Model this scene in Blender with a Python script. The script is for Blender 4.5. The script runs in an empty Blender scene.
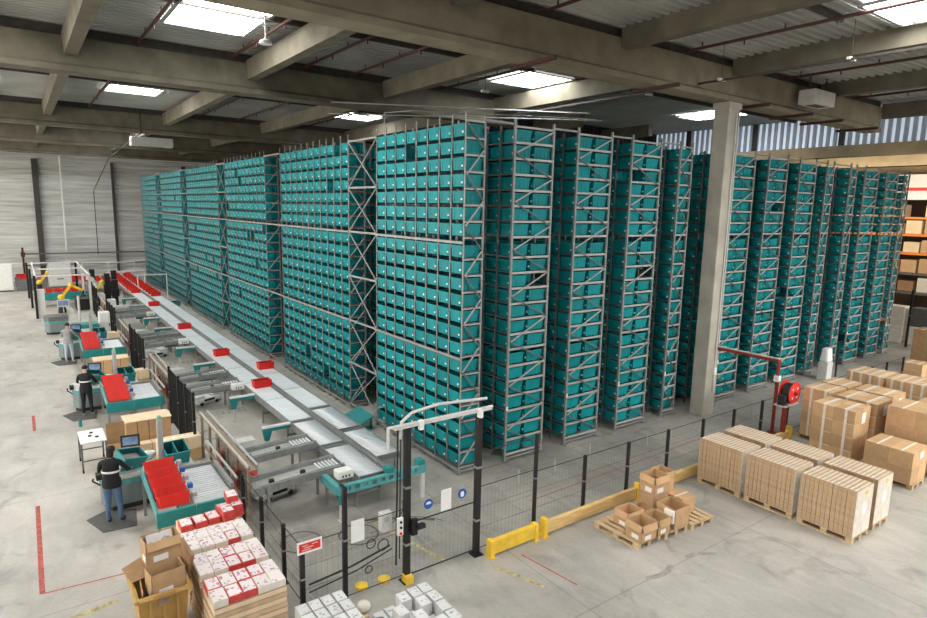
import bpy, bmesh, math, random
import numpy as np
from mathutils import Vector, Matrix, Euler
random.seed(7)
C = bpy.context.scene.collection
PI = math.pi
ORD = ['zeroth','first','second','third','fourth','fifth','sixth','seventh','eighth','ninth','tenth','eleventh','twelfth','thirteenth',
       'fourteenth','fifteenth','sixteenth','seventeenth','eighteenth','nineteenth','twentieth','twenty-first','twenty-second']

# ------------------------------------------------------------------ materials
M = {}
def mat(name, col, rough=.6, metal=0., var=.12, scale=6., bump=0., emit=0., alpha=1., objvar=0., spec=.4, stretch=None):
    m = bpy.data.materials.new(name); m.use_nodes = True
    nt = m.node_tree; N = nt.nodes; L = nt.links
    b = N['Principled BSDF']
    b.inputs['Roughness'].default_value = rough; b.inputs['Metallic'].default_value = metal
    b.inputs['Specular IOR Level'].default_value = spec
    c = (*col, 1)
    tc = N.new('ShaderNodeTexCoord')
    src = tc.outputs['Object']
    if stretch:
        mp = N.new('ShaderNodeMapping'); mp.inputs['Scale'].default_value = stretch
        L.new(src, mp.inputs[0]); src = mp.outputs[0]
    no = N.new('ShaderNodeTexNoise'); no.inputs['Scale'].default_value = scale; no.inputs['Detail'].default_value = 5
    L.new(src, no.inputs['Vector'])
    rmp = N.new('ShaderNodeMapRange'); rmp.inputs[1].default_value = .25; rmp.inputs[2].default_value = .75
    rmp.inputs[3].default_value = 1 - var; rmp.inputs[4].default_value = 1 + var
    L.new(no.outputs['Fac'], rmp.inputs[0])
    fac = rmp.outputs[0]
    if objvar:
        oi = N.new('ShaderNodeObjectInfo')
        r2 = N.new('ShaderNodeMapRange'); r2.inputs[3].default_value = 1 - objvar; r2.inputs[4].default_value = 1 + objvar
        L.new(oi.outputs['Random'], r2.inputs[0])
        mu = N.new('ShaderNodeMath'); mu.operation = 'MULTIPLY'
        L.new(fac, mu.inputs[0]); L.new(r2.outputs[0], mu.inputs[1]); fac = mu.outputs[0]
    vm = N.new('ShaderNodeVectorMath'); vm.operation = 'SCALE'; vm.inputs[0].default_value = col
    L.new(fac, vm.inputs['Scale'])
    L.new(vm.outputs[0], b.inputs['Base Color'])
    if bump:
        bp = N.new('ShaderNodeBump'); bp.inputs['Strength'].default_value = bump; bp.inputs['Distance'].default_value = .02
        L.new(no.outputs['Fac'], bp.inputs['Height']); L.new(bp.outputs[0], b.inputs['Normal'])
    if emit:
        b.inputs['Emission Color'].default_value = c; b.inputs['Emission Strength'].default_value = emit
    if alpha < 1: b.inputs['Alpha'].default_value = alpha
    M[name] = m
    return m
mat('teal_plastic', (.003,.255,.275), .42, var=.10, scale=3, objvar=.14, spec=.25)
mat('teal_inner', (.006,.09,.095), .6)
mat('teal_paint', (.02,.23,.23), .45, var=.15)
mat('teal_light', (.10,.36,.36), .5, var=.2)
mat('tote_label', (.75,.78,.78), .5)
mat('galv', (.29,.30,.29), .45, metal=.35, var=.18, scale=4)
mat('galv_dark', (.16,.165,.165), .5, metal=.35, var=.2)
mat('rail_light', (.42,.43,.41), .45, metal=.25, var=.12)
mat('black_paint', (.012,.012,.012), .45, var=.2)
mat('wire', (.02,.02,.02), .5)
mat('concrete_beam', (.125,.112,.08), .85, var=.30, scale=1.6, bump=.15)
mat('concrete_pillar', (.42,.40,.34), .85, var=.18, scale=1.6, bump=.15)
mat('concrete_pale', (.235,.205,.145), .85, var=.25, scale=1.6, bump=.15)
mat('deck', (.40,.41,.385), .5, metal=.2, var=.22, scale=.5)
mat('steel_dark', (.06,.05,.045), .6, var=.3)
mat('pipe_red', (.06,.018,.013), .5, var=.25)
mat('red_paint', (.26,.028,.018), .45, var=.2)
mat('red_plastic', (.70,.022,.012), .38, var=.1, objvar=.08)
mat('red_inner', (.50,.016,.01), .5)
mat('cardboard', (.56,.36,.19), .8, var=.12, scale=5, objvar=.12)
mat('cardboard_dark', (.34,.2,.10), .85, var=.15, scale=5, objvar=.1)
mat('cardboard_pale', (.78,.60,.40), .8, var=.08, scale=5, objvar=.06)
mat('tray_tan', (.60,.44,.27), .8, var=.2, scale=5, objvar=.1)
mat('tray_gap', (.40,.31,.22), .7, var=.3, scale=8)
mat('film', (.78,.72,.62), .25, var=.12, scale=9, objvar=.05)
mat('tape', (.78,.70,.56), .4, var=.1)
mat('paper', (.85,.85,.83), .7, var=.04)
mat('wood', (.62,.46,.27), .8, var=.2, scale=7, objvar=.12, stretch=(1,6,6))
mat('wood_rail', (.72,.49,.20), .7, var=.2, scale=6, stretch=(.5,3,3))
mat('yellow_paint', (.85,.56,.05), .45, var=.12)
mat('yellow_bin', (.47,.285,.085), .5, var=.12)
mat('yellow_arm', (.85,.55,.03), .4, var=.1)
mat('white_paint', (.80,.80,.77), .4, var=.06)
mat('white_box', (.66,.66,.65), .6, var=.08, scale=20, objvar=.04)
mat('grey_paint', (.42,.43,.43), .45, var=.1)
mat('grey_light', (.60,.60,.57), .45, var=.1)
mat('counter_grey', (.19,.24,.24), .5, var=.12)
mat('roller', (.66,.68,.69), .4, metal=.1, var=.1)
mat('belt', (.72,.74,.75), .4, var=.08, scale=2)
mat('belt_grey', (.40,.40,.38), .5, var=.2)
mat('rubber', (.03,.03,.03), .8)
mat('mat_grey', (.10,.10,.095), .9, var=.2)
mat('screen', (.16,.22,.34), .25, var=.5, scale=14, emit=.25)
mat('blue_sign', (.01,.10,.42), .5)
mat('red_sign', (.75,.03,.02), .5)
mat('hose_black', (.02,.02,.02), .5)
mat('orange_beam', (.85,.26,.03), .5, var=.1)
mat('blue_bits', (.03,.12,.45), .5)
mat('green_lamp', (.18,.50,.28), .4, emit=.12)
mat('skin', (.52,.33,.24), .6)
mat('hair', (.02,.014,.01), .7, var=.3, scale=30)
mat('jacket_black', (.012,.013,.016), .8)
mat('jeans', (.09,.16,.28), .85, var=.2, scale=20)
mat('trousers_black', (.015,.015,.018), .85)
mat('trousers_pale', (.45,.52,.60), .85, var=.15)
mat('shirt_grey', (.33,.33,.35), .85, var=.15)
mat('shoe_dark', (.03,.03,.04), .7)
mat('shoe_white', (.75,.75,.73), .6)
mat('reflective', (.70,.70,.68), .4)
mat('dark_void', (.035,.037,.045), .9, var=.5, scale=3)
mat('brown_wall', (.14,.09,.055), .9, var=.4, scale=.8)
mat('tan_beam', (.46,.36,.22), .8, var=.2, scale=1)
mat('frame_brown', (.30,.22,.16), .6, var=.25)
mat('skylight', (1,1,1), .5, var=0, emit=26.0)
mat('red_line', (.42,.10,.08), .8, var=.5, scale=10)
mat('yellow_line', (.44,.38,.20), .85, var=.5, scale=10)
mat('clear_pane', (.16,.12,.10), .2, var=.2, alpha=.55)
mat('contents', (.30,.26,.24), .7, var=.6, scale=40)

def mat_print(name, base, ink, amount, scale):
    m = mat(name, base, .55, var=.05, objvar=.04)
    nt = m.node_tree; N = nt.nodes; L = nt.links; b = N['Principled BSDF']
    old = b.inputs['Base Color'].links[0].from_socket
    tc = N.new('ShaderNodeTexCoord'); vo = N.new('ShaderNodeTexVoronoi'); vo.inputs['Scale'].default_value = scale
    vo.distance = 'CHEBYCHEV'
    ad = N.new('ShaderNodeVectorMath'); ad.operation = 'ADD'
    oi = N.new('ShaderNodeObjectInfo')
    L.new(tc.outputs['Object'], ad.inputs[0]); L.new(oi.outputs['Location'], ad.inputs[1]); L.new(ad.outputs[0], vo.inputs['Vector'])
    lt = N.new('ShaderNodeMath'); lt.operation = 'LESS_THAN'; lt.inputs[1].default_value = amount
    sp = N.new('ShaderNodeSeparateColor'); L.new(vo.outputs['Color'], sp.inputs[0]); L.new(sp.outputs[0], lt.inputs[0])
    mx = N.new('ShaderNodeMix'); mx.data_type = 'RGBA'; mx.inputs[7].default_value = (*ink, 1)
    L.new(lt.outputs[0], mx.inputs[0]); L.new(old, mx.inputs[6]); L.new(mx.outputs[2], b.inputs['Base Color'])
    return m
mat_print('pack_white', (.76,.68,.67), (.40,.22,.30), .14, 26)
mat_print('pack_red', (.74,.60,.58), (.62,.06,.06), .30, 15)
mat('pack_side', (.58,.07,.06), .5, var=.3, scale=12)
mat_print('white_print', (.70,.70,.69), (.38,.38,.4), .12, 26)

def mat_load():      # wrapped cartons: rows of printed marks on tan board
    m = mat('load_board', (.47,.31,.175), .55, var=.1, scale=8, objvar=.05)
    nt = m.node_tree; N = nt.nodes; L = nt.links; b = N['Principled BSDF']
    old = b.inputs['Base Color'].links[0].from_socket
    tc = N.new('ShaderNodeTexCoord'); mp = N.new('ShaderNodeMapping'); mp.inputs['Scale'].default_value = (1.5, 6, 14)
    vo = N.new('ShaderNodeTexVoronoi'); vo.inputs['Scale'].default_value = 1.6
    L.new(tc.outputs['Object'], mp.inputs[0]); L.new(mp.outputs[0], vo.inputs['Vector'])
    r = N.new('ShaderNodeMapRange'); r.inputs[1].default_value = .2; r.inputs[2].default_value = .75; r.inputs[3].default_value = 0; r.inputs[4].default_value = .30
    L.new(vo.outputs['Distance'], r.inputs[0])
    mx = N.new('ShaderNodeMix'); mx.data_type = 'RGBA'; mx.inputs[7].default_value = (.72,.57,.40,1)
    L.new(r.outputs[0], mx.inputs[0]); L.new(old, mx.inputs[6]); L.new(mx.outputs[2], b.inputs['Base Color'])
mat_load()

def mat_floor():
    m = bpy.data.materials.new('floor_concrete'); m.use_nodes = True; M['floor'] = m
    nt = m.node_tree; N = nt.nodes; L = nt.links; b = N['Principled BSDF']
    tc = N.new('ShaderNodeTexCoord')
    def noise(sc, det=6, st=None, dist=0):
        n = N.new('ShaderNodeTexNoise'); n.inputs['Scale'].default_value = sc; n.inputs['Detail'].default_value = det; n.inputs['Distortion'].default_value = dist
        if st:
            mp = N.new('ShaderNodeMapping'); mp.inputs['Scale'].default_value = st; mp.inputs['Rotation'].default_value = (0,0,.5)
            L.new(tc.outputs['Object'], mp.inputs[0]); L.new(mp.outputs[0], n.inputs['Vector'])
        else: L.new(tc.outputs['Object'], n.inputs['Vector'])
        return n.outputs['Fac']
    def ramp(s, a, bb, lo, hi):
        r = N.new('ShaderNodeMapRange'); r.inputs[1].default_value = a; r.inputs[2].default_value = bb; r.inputs[3].default_value = lo; r.inputs[4].default_value = hi
        L.new(s, r.inputs[0]); return r.outputs[0]
    def mul(a, c):
        x = N.new('ShaderNodeMath'); x.operation = 'MULTIPLY'; L.new(a, x.inputs[0]); L.new(c, x.inputs[1]); return x.outputs[0]
    f = mul(ramp(noise(.35, 6, dist=.6), .3, .7, .74, 1.12), ramp(noise(2.6, 8, (1,.35,1), .8), .3, .7, .88, 1.08))
    f = mul(f, ramp(noise(14, 4), .3, .7, .95, 1.05))
    f = mul(f, ramp(noise(.9, 7, dist=1.5), .58, .74, 1.0, .70))
    bt = N.new('ShaderNodeTexBrick'); bt.offset = 0; bt.inputs['Scale'].default_value = 1
    bt.inputs['Brick Width'].default_value = 5.2; bt.inputs['Row Height'].default_value = 5.2; bt.inputs['Mortar Size'].default_value = .018
    bt.inputs['Color1'].default_value = (1,1,1,1); bt.inputs['Color2'].default_value = (1,1,1,1); bt.inputs['Mortar'].default_value = (.78,.78,.78,1)
    mpb = N.new('ShaderNodeMapping'); mpb.inputs['Location'].default_value = (1.3, .75, 0)
    L.new(tc.outputs['Object'], mpb.inputs[0]); L.new(mpb.outputs[0], bt.inputs['Vector'])
    f = mul(f, bt.outputs['Color'])
    sx = N.new('ShaderNodeSeparateXYZ'); L.new(tc.outputs['Object'], sx.inputs[0])
    def edge(s, a, bb): return ramp(s, a, bb, 0, 1)
    wob = ramp(noise(.7, 4), .3, .7, -.6, .6)
    ad = N.new('ShaderNodeMath'); ad.operation = 'ADD'; L.new(sx.outputs[1], ad.inputs[0]); L.new(wob, ad.inputs[1])
    zone = mul(mul(edge(sx.outputs[0], -5.7, -5.3), edge(sx.outputs[1], -3.5, -3.2)), edge(ad.outputs[0], 4.5, 2.0))
    f = mul(f, ramp(mul(zone, ramp(noise(.55, 6, dist=.8), .3, .65, .35, 1.)), 0, 1, 1, .68))
    vm = N.new('ShaderNodeVectorMath'); vm.operation = 'SCALE'; vm.inputs[0].default_value = (.46,.435,.385)
    L.new(f, vm.inputs['Scale']); L.new(vm.outputs[0], b.inputs['Base Color'])
    L.new(ramp(noise(.8, 5), .3, .7, .34, .6), b.inputs['Roughness'])
    b.inputs['Specular IOR Level'].default_value = .45
mat_floor()

def mat_clerestory():
    m = mat('clerestory', (.62,.68,.74), .4, var=.1, emit=0)
    b = m.node_tree.nodes['Principled BSDF']
    b.inputs['Emission Color'].default_value = (.72,.80,.92,1); b.inputs['Emission Strength'].default_value = .55
    mat('clerestory_web', (.34,.40,.48), .5, var=.1, emit=.15)
mat_clerestory()

# ------------------------------------------------------------------ mesh builder
class MB:
    def __init__(s): s.v = []; s.f = []; s.m = []; s.T = Matrix.Identity(4)
    def add(s, vs, fs, m=0):
        n = len(s.v); T = s.T
        s.v += [tuple(T @ Vector(p)) for p in vs]
        s.f += [tuple(i + n for i in f) for f in fs]
        s.m += [m] * len(fs) if isinstance(m, int) else list(m)
        return s
    def box(s, a, b, m=0):
        (x0,y0,z0),(x1,y1,z1) = a, b
        x0,x1 = min(x0,x1),max(x0,x1); y0,y1 = min(y0,y1),max(y0,y1); z0,z1 = min(z0,z1),max(z0,z1)
        return s.add([(x0,y0,z0),(x1,y0,z0),(x1,y1,z0),(x0,y1,z0),(x0,y0,z1),(x1,y0,z1),(x1,y1,z1),(x0,y1,z1)],
              [(3,2,1,0),(4,5,6,7),(0,1,5,4),(1,2,6,5),(2,3,7,6),(3,0,4,7)], m)
    def cbox(s, c, d, m=0):
        return s.box([c[i]-d[i]/2 for i in range(3)], [c[i]+d[i]/2 for i in range(3)], m)
    def frus(s, c, d0, d1, h, m=0, cap=True):
        x,y,z = c; a,b = d0[0]/2,d0[1]/2; e,g = d1[0]/2,d1[1]/2
        f = [(0,1,5,4),(1,2,6,5),(2,3,7,6),(3,0,4,7),(3,2,1,0)] + ([(4,5,6,7)] if cap else [])
        return s.add([(x-a,y-b,z),(x+a,y-b,z),(x+a,y+b,z),(x-a,y+b,z),(x-e,y-g,z+h),(x+e,y-g,z+h),(x+e,y+g,z+h),(x-e,y+g,z+h)], f, m)
    def bar(s, p, q, w, h=None, m=0):            # rectangular bar from p to q
        p, q = Vector(p), Vector(q); d = q - p; h = h or w
        z = d.normalized(); u = Vector((0,0,1)) if abs(z.z) < .95 else Vector((1,0,0))
        x = z.cross(u).normalized(); y = x.cross(z)
        vs = [p + x*sx*w/2 + y*sy*h/2 for sx,sy in ((-1,-1),(1,-1),(1,1),(-1,1))]
        vs += [v + d for v in vs]
        return s.add(vs, [(3,2,1,0),(4,5,6,7),(0,1,5,4),(1,2,6,5),(2,3,7,6),(3,0,4,7)], m)
    def tube(s, p, q, r, n=10, m=0, r2=None):
        p, q = Vector(p), Vector(q); d = q - p; r2 = r if r2 is None else r2
        z = d.normalized(); u = Vector((0,0,1)) if abs(z.z) < .95 else Vector((1,0,0))
        x = z.cross(u).normalized(); y = z.cross(x)
        vs = []
        for k in range(n):
            a = 2*PI*k/n; vs.append(p + (x*math.cos(a) + y*math.sin(a))*r)
        for k in range(n):
            a = 2*PI*k/n; vs.append(q + (x*math.cos(a) + y*math.sin(a))*r2)
        fs = [(k,(k+1)%n,n+(k+1)%n,n+k) for k in range(n)] + [tuple(range(n-1,-1,-1)), tuple(range(n,2*n))]
        return s.add(vs, fs, m)
    def path(s, pts, r, n=8, m=0):
        for a, b in zip(pts, pts[1:]): s.tube(a, b, r, n, m)
        for p in pts[1:-1]: s.ball(p, (r,r,r), 6, 4, m)
        return s
    def ball(s, c, r, n=12, k=8, m=0):
        vs = [(c[0],c[1],c[2]-r[2])]
        for j in range(1,k):
            t = -PI/2 + PI*j/k
            for i in range(n):
                a = 2*PI*i/n; vs.append((c[0]+r[0]*math.cos(t)*math.cos(a), c[1]+r[1]*math.cos(t)*math.sin(a), c[2]+r[2]*math.sin(t)))
        vs.append((c[0],c[1],c[2]+r[2])); e = len(vs)-1
        fs = [(0,1+(i+1)%n,1+i) for i in range(n)]
        for j in range(k-2):
            for i in range(n): fs.append((1+j*n+i,1+j*n+(i+1)%n,1+(j+1)*n+(i+1)%n,1+(j+1)*n+i))
        fs += [(e,1+(k-2)*n+i,1+(k-2)*n+(i+1)%n) for i in range(n)]
        return s.add(vs, fs, m)
    def lathe(s, prof, n=20, m=0, axis='z', c=(0,0,0)):
        vs = []
        for r, h in prof:
            for i in range(n):
                a = 2*PI*i/n; p = (r*math.cos(a), r*math.sin(a), h)
                if axis == 'x': p = (h, p[0], p[1])
                if axis == 'y': p = (p[1], h, p[0])
                vs.append((p[0]+c[0], p[1]+c[1], p[2]+c[2]))
        fs = []
        for j in range(len(prof)-1):
            for i in range(n): fs.append((j*n+i, j*n+(i+1)%n, (j+1)*n+(i+1)%n, (j+1)*n+i))
        fs += [tuple(range(n-1,-1,-1)), tuple((len(prof)-1)*n+i for i in range(n))]
        return s.add(vs, fs, m)
    def prism(s, poly, z0, z1, m=0):
        n = len(poly)
        vs = [(x,y,z0) for x,y in poly] + [(x,y,z1) for x,y in poly]
        return s.add(vs, [(i,(i+1)%n,n+(i+1)%n,n+i) for i in range(n)] + [tuple(range(n-1,-1,-1)), tuple(range(n,2*n))], m)
    def mesh(s, name, mats):
        me = bpy.data.meshes.new(name); me.from_pydata(s.v, [], s.f)
        for k in ([mats] if isinstance(mats, str) else mats): me.materials.append(M[k])
        if len(me.materials) > 1: me.polygons.foreach_set('material_index', s.m)
        me.update(); return me
    def build(s, name, mats, parent=None, bevel=0., smooth=False):
        me = s.mesh(name, mats)
        return put(name, me, parent, bevel, smooth)

def put(name, me, parent=None, bevel=0., smooth=False, loc=None, rot=None):
    o = bpy.data.objects.new(name, me); C.objects.link(o)
    if parent: o.parent = parent
    if loc is not None: o.location = loc
    if rot is not None: o.rotation_euler = rot
    if smooth:
        me.polygons.foreach_set('use_smooth', [True]*len(me.polygons))
    if bevel:
        b = o.modifiers.new('bevel', 'BEVEL'); b.width = bevel; b.segments = 2; b.limit_method = 'ANGLE'; b.angle_limit = .6
    return o
def tag(o, label, cat, group=None, kind=None):
    o['label'] = label; o['category'] = cat
    if group: o['group'] = group
    if kind: o['kind'] = kind
    return o
def thing(name, label, cat, loc=(0,0,0), rotz=0., group=None, rot=None):
    o = bpy.data.objects.new(name, None); C.objects.link(o); o.empty_display_size = .2
    o.location = loc; o.rotation_euler = rot or (0,0,rotz)
    return tag(o, label, cat, group)
def struct(name, mb, mats, label, cat, bevel=0.):
    return tag(mb.build(name, mats, None, bevel), label, cat, None, 'structure')
def rows(n): return ORD[n]

# ------------------------------------------------------------------ setting
struct('floor', MB().box((-30,-22,-.3),(70,60,0)), 'floor', 'worn pale grey concrete floor of the warehouse', 'floor')
# corrugated far wall, horizontal ribs
w = MB(); z = 0.; Y = 54.
prof = []
while z < 12.3:
    prof += [(Y, z), (Y, z+.24), (Y+.05, z+.29), (Y+.05, z+.36)]; z += .41
vs = []; fs = []
for i, (y, zz) in enumerate(prof): vs += [(-32, y, zz), (62, y, zz)]
for i in range(len(prof)-1): fs.append((2*i, 2*i+1, 2*i+3, 2*i+2))
w.add(vs, fs); w.box((-32,Y+.06,0),(62,Y+.3,12.4))
mat('wall_metal', (.70,.70,.67), .38, metal=.45, var=.30, scale=.9, stretch=(.35,1,5))
struct('wall_back', w, 'wall_metal', 'ribbed silver metal far wall with dark columns against it', 'wall')
for i, x in enumerate((-20, -13.5, -7.5, -1.6, 4.6)):
    cw_ = .05 if i == 3 else .16
    struct('column', MB().box((x-cw_,53.6,0),(x+cw_,53.95,10.6)).box((x-cw_-.06,53.58,0),(x+cw_+.06,53.62,10.6)), 'steel_dark',
           'dark steel column against the metal far wall, %s from the racks' % rows(5-i), 'column')
# ceiling: trapezoid deck, ribs along X
ZD = 12.0
vs = []; fs = []; y = -20.; prof = []
while y < 54.2:
    prof += [(y, ZD), (y+.10, ZD), (y+.13, ZD+.085), (y+.25, ZD+.085)]; y += .28
for (y, zz) in prof: vs += [(-32, y, zz), (48, y, zz)]
for i in range(len(prof)-1): fs.append((2*i, 2*i+2, 2*i+3, 2*i+1))
c = MB().add(vs, fs); c.box((-32,-20,ZD+.1),(48,54.2,ZD+.3))
struct('ceiling', c, 'deck', 'corrugated metal roof deck with ribs along the girders', 'ceiling')
def girder(y, d, x0, x1, zb, zt, label, m='concrete_beam'):
    g = MB()
    pr = [(y,zt),(y,zb+.22),(y-.07,zb+.15),(y-.07,zb),(y+d+.07,zb),(y+d+.07,zb+.15),(y+d,zb+.22),(y+d,zt)]
    n = len(pr); v = [(x0,a,b) for a,b in pr] + [(x1,a,b) for a,b in pr]
    g.add(v, [(i,n+i,n+(i+1)%n,(i+1)%n) for i in range(n)] + [tuple(range(n)), tuple(range(2*n-1,n-1,-1))])
    struct('ceiling_beam', g, m, label, 'beam')
    struct('gap_shade_1', MB().box((x0,y+.08,zt),(x1,y+d-.08,ZD)), 'steel_dark', 'dark strip standing for the shaded gap on top of the '+label, 'trim')  # dark strip painted in for the shaded gap between girder and deck
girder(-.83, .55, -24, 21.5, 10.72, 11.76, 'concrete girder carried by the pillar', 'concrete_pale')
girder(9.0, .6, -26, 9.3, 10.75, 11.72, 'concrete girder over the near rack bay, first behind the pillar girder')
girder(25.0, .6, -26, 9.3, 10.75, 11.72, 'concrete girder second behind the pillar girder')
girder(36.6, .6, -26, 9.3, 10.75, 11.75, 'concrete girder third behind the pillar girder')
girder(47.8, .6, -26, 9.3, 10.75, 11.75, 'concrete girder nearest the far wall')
def sec_beam(x, y0, y1, zb, label, w=.32):
    g = MB().add([(x-w/2,y0,zb),(x+w/2,y0,zb),(x+w/2+.03,y0,zb+.6),(x-w/2-.03,y0,zb+.6),(x-w/2,y1,zb),(x+w/2,y1,zb),(x+w/2+.03,y1,zb+.6),(x-w/2-.03,y1,zb+.6)],
        [(0,1,2,3),(7,6,5,4),(0,4,5,1),(1,5,6,2),(2,6,7,3),(3,7,4,0)])
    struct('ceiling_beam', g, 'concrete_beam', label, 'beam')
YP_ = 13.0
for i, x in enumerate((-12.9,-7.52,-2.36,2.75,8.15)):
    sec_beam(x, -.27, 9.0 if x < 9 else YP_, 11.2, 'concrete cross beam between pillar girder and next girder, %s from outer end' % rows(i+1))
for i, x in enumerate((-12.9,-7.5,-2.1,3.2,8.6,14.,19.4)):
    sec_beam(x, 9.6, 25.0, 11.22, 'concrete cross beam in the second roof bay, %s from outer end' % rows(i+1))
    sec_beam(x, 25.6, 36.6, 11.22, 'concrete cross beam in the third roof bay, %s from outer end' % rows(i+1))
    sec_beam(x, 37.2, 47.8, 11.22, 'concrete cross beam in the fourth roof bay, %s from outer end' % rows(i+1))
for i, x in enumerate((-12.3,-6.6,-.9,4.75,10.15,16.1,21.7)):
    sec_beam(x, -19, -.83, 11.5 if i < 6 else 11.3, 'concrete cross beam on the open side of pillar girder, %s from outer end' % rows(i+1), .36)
# skylights
sky = [(-5.3,-3.1,4.6,7.45),(6.75,8.95,5.0,7.7),(-5.35,-3.2,19.3,21.3),(6.3,8.5,20.0,21.8),(8.0,10.45,-8.1,-5.35)]
extra = [(-17.5,-15.2,4.6,7.4),(-17.5,-15.2,-8,-5.3),(-4.6,-2.2,-9.6,-6.9),(-17.5,-15.2,19.3,21.3),(-17.5,-15.2,31,33.6),(-5.3,-3.1,31,33.4),(-5.3,-3.1,42,44.3),(-17.5,-15.2,42,44.3),(-11.5,-9.3,42,44.3),(-11.5,-9.3,31,33.4),(-11.6,-9.4,19.3,21.3),(-11.6,-9.4,4.6,7.4),(-10,-7.7,-16,-13.3),(18.7,20.4,4.6,7.4),(14.5,16.8,-16,-13.3),(19,21.3,-8.1,-5.4),(2,4.3,-16,-13.3)]
for i, (x0,x1,y0,y1) in enumerate(sky + extra):
    if i < 5: x0, x1, y0, y1 = [-9.16+(x0+9.16)*.955, -9.16+(x1+9.16)*.955, -12.72+(y0+12.72)*.955, -12.72+(y1+12.72)*.955]
    zt = ZD - .02
    f = MB()
    f.box((x0-.08,y0-.08,zt-.06),(x1+.08,y0,zt)).box((x0-.08,y1,zt-.06),(x1+.08,y1+.08,zt)).box((x0-.08,y0,zt-.06),(x0,y1,zt)).box((x1,y0,zt-.06),(x1+.08,y1,zt))
    where = ['over the outer conveyor, nearest the camera','over the near racks, first bay','over the outer conveyor, second bay','over the racks, second bay','above the tall carton stacks'][i] if i < 5 else 'outside the picture, %s of those' % rows(min(i-4,22))
    fo = struct('window_%d' % (i+1), f, 'rail_light', 'bright rectangular roof skylight ' + where, 'skylight')
    MB().box((x0,y0,zt-.03),(x1,y1,zt-.005)).build('pane', 'skylight', fo)
    n = 9
    b = MB()
    for k in range(n+1):
        yy = y0 + (y1-y0)*k/n; b.box((x1-.16,yy-.02,zt-.05),(x1,yy+.06,zt-.03))
    b.box((x0,y0+(y1-y0)*.5-.015,zt-.05),(x1,y0+(y1-y0)*.5+.015,zt-.035))
    b.build('glazing_bar', 'grey_paint', fo)
# roof pipes and purlin angles (dark red sprinkler pipes, along Y)
for i, (x, y0, y1) in enumerate([(-9.4,-.25,8.95),(-5.75,-.25,8.95),(-3.0,-.25,8.95),(-.6,-.25,8.95),(1.2,-.25,8.95),(5.2,-.25,8.95),(9.6,-.25,8.95),
        (-9.6,9.65,24.95),(-5.7,9.65,24.95),(-.5,9.65,24.95),(1.6,9.65,24.95),(5.6,9.65,24.95),
        (-9.6,25.65,36.5),(-5.6,25.65,36.5),(-.6,25.65,36.5),(-9.6,37.3,47.7),(-5.6,37.3,47.7),
        (1.6,-19,-.85),(7.4,-19,-.85),(13.2,-19,-.85),(18.8,-19,-.85)]):
    t = thing('sprinkler_pipe', 'dark red sprinkler pipe under roof deck, %s bay, %s across' % (['pillar','second','third','fourth','open-side'][0 if i<7 else 1 if i<12 else 2 if i<15 else 3 if i<17 else 4], rows([i+1,i-6,i-11,i-14,i-16][0 if i<7 else 1 if i<12 else 2 if i<15 else 3 if i<17 else 4])), 'pipe', (x,y0,ZD-.16), 0, 'sprinkler pipes')
    L = y1-y0
    MB().tube((0,0,0),(0,L,0),.045,8).build('pipe', 'pipe_red', t)
    h = MB()
    k = .8
    while k < L-.3:
        h.box((-.012,k-.02,0),(.012,k+.02,.16)); k += 2.4
    h.build('hanger', 'steel_dark', t)
    hd = MB(); k = 1.9
    while k < L: hd.tube((0,k,-.04),(0,k,-.16),.02,6); k += 2.4
    hd.build('sprinkler_head', 'pipe_red', t)
for i, y in enumerate((4.3, 17., 31.)):
    tag(MB().box((-25,y-.05,ZD-.14),(28,y+.05,ZD)).build('roof_purlin','steel_dark'), 'dark steel purlin across roof bay, %s from the pillar girder' % rows(i+1), 'purlin', None, 'structure')
tag(MB().box((-25,-5.0,ZD-.14),(7.9,-4.9,ZD)).build('roof_purlin','steel_dark'), 'dark steel purlin on the open side of pillar girder', 'purlin', None, 'structure')
# pillar
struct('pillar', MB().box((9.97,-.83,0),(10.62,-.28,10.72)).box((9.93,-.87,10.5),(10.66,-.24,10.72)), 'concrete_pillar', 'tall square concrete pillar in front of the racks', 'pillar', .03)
t = thing('cable_duct', 'thin grey conduit running up the concrete pillar', 'conduit', (10.4,-.87,0))
MB().tube((0,0,.9),(0,0,10.4),.025,6).tube((.12,0,2.6),(.12,0,10.4),.02,6).build('conduit', 'grey_light', t)
MB().box((-.06,-.04,1.5),(.06,.03,1.75)).build('junction_box', 'white_paint', t)
# clerestory wall on the far right, dark partition over the racks
XR = 24.4; YP = 13.0
vs = []; fs = []; ms = []; y = -8.; k = 0
while y < YP+.2:
    o_ = .06 if k % 2 else 0
    vs += [(XR+o_, y, 10.55), (XR+o_, y, 11.98), (XR+o_, y+.13, 10.55), (XR+o_, y+.13, 11.98)]
    y += .17; k += 1
for i in range(0, len(vs)-2, 2): fs.append((i, i+1, i+3, i+2)); ms.append((i//2) % 4 == 0 and 1 or ((i//2) % 2))
cw = MB().add(vs, fs, ms)
struct('wall_right', cw, ['clerestory','clerestory_web'], 'translucent corrugated clerestory band above the far ends of the racks', 'wall')
struct('trim_2', MB().box((XR-.15,-8,10.0),(XR+.25,YP,10.55)), 'tan_beam', 'tan concrete lintel under the clerestory band', 'lintel')
for i, y in enumerate((-6.,-2.6,1.9,6.4,10.6)):
    struct('trim_3', MB().box((XR-.14,y-.12,10.55),(XR+.02,y+.12,11.98)), 'steel_dark', 'dark mullion of the clerestory band, %s from the open end' % rows(i+1), 'mullion')
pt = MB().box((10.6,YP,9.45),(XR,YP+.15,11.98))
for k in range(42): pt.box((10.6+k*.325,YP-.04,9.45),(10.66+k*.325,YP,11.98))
struct('wall_partition', pt, 'dark_void', 'dark corrugated partition hanging above the racks', 'partition')
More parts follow.
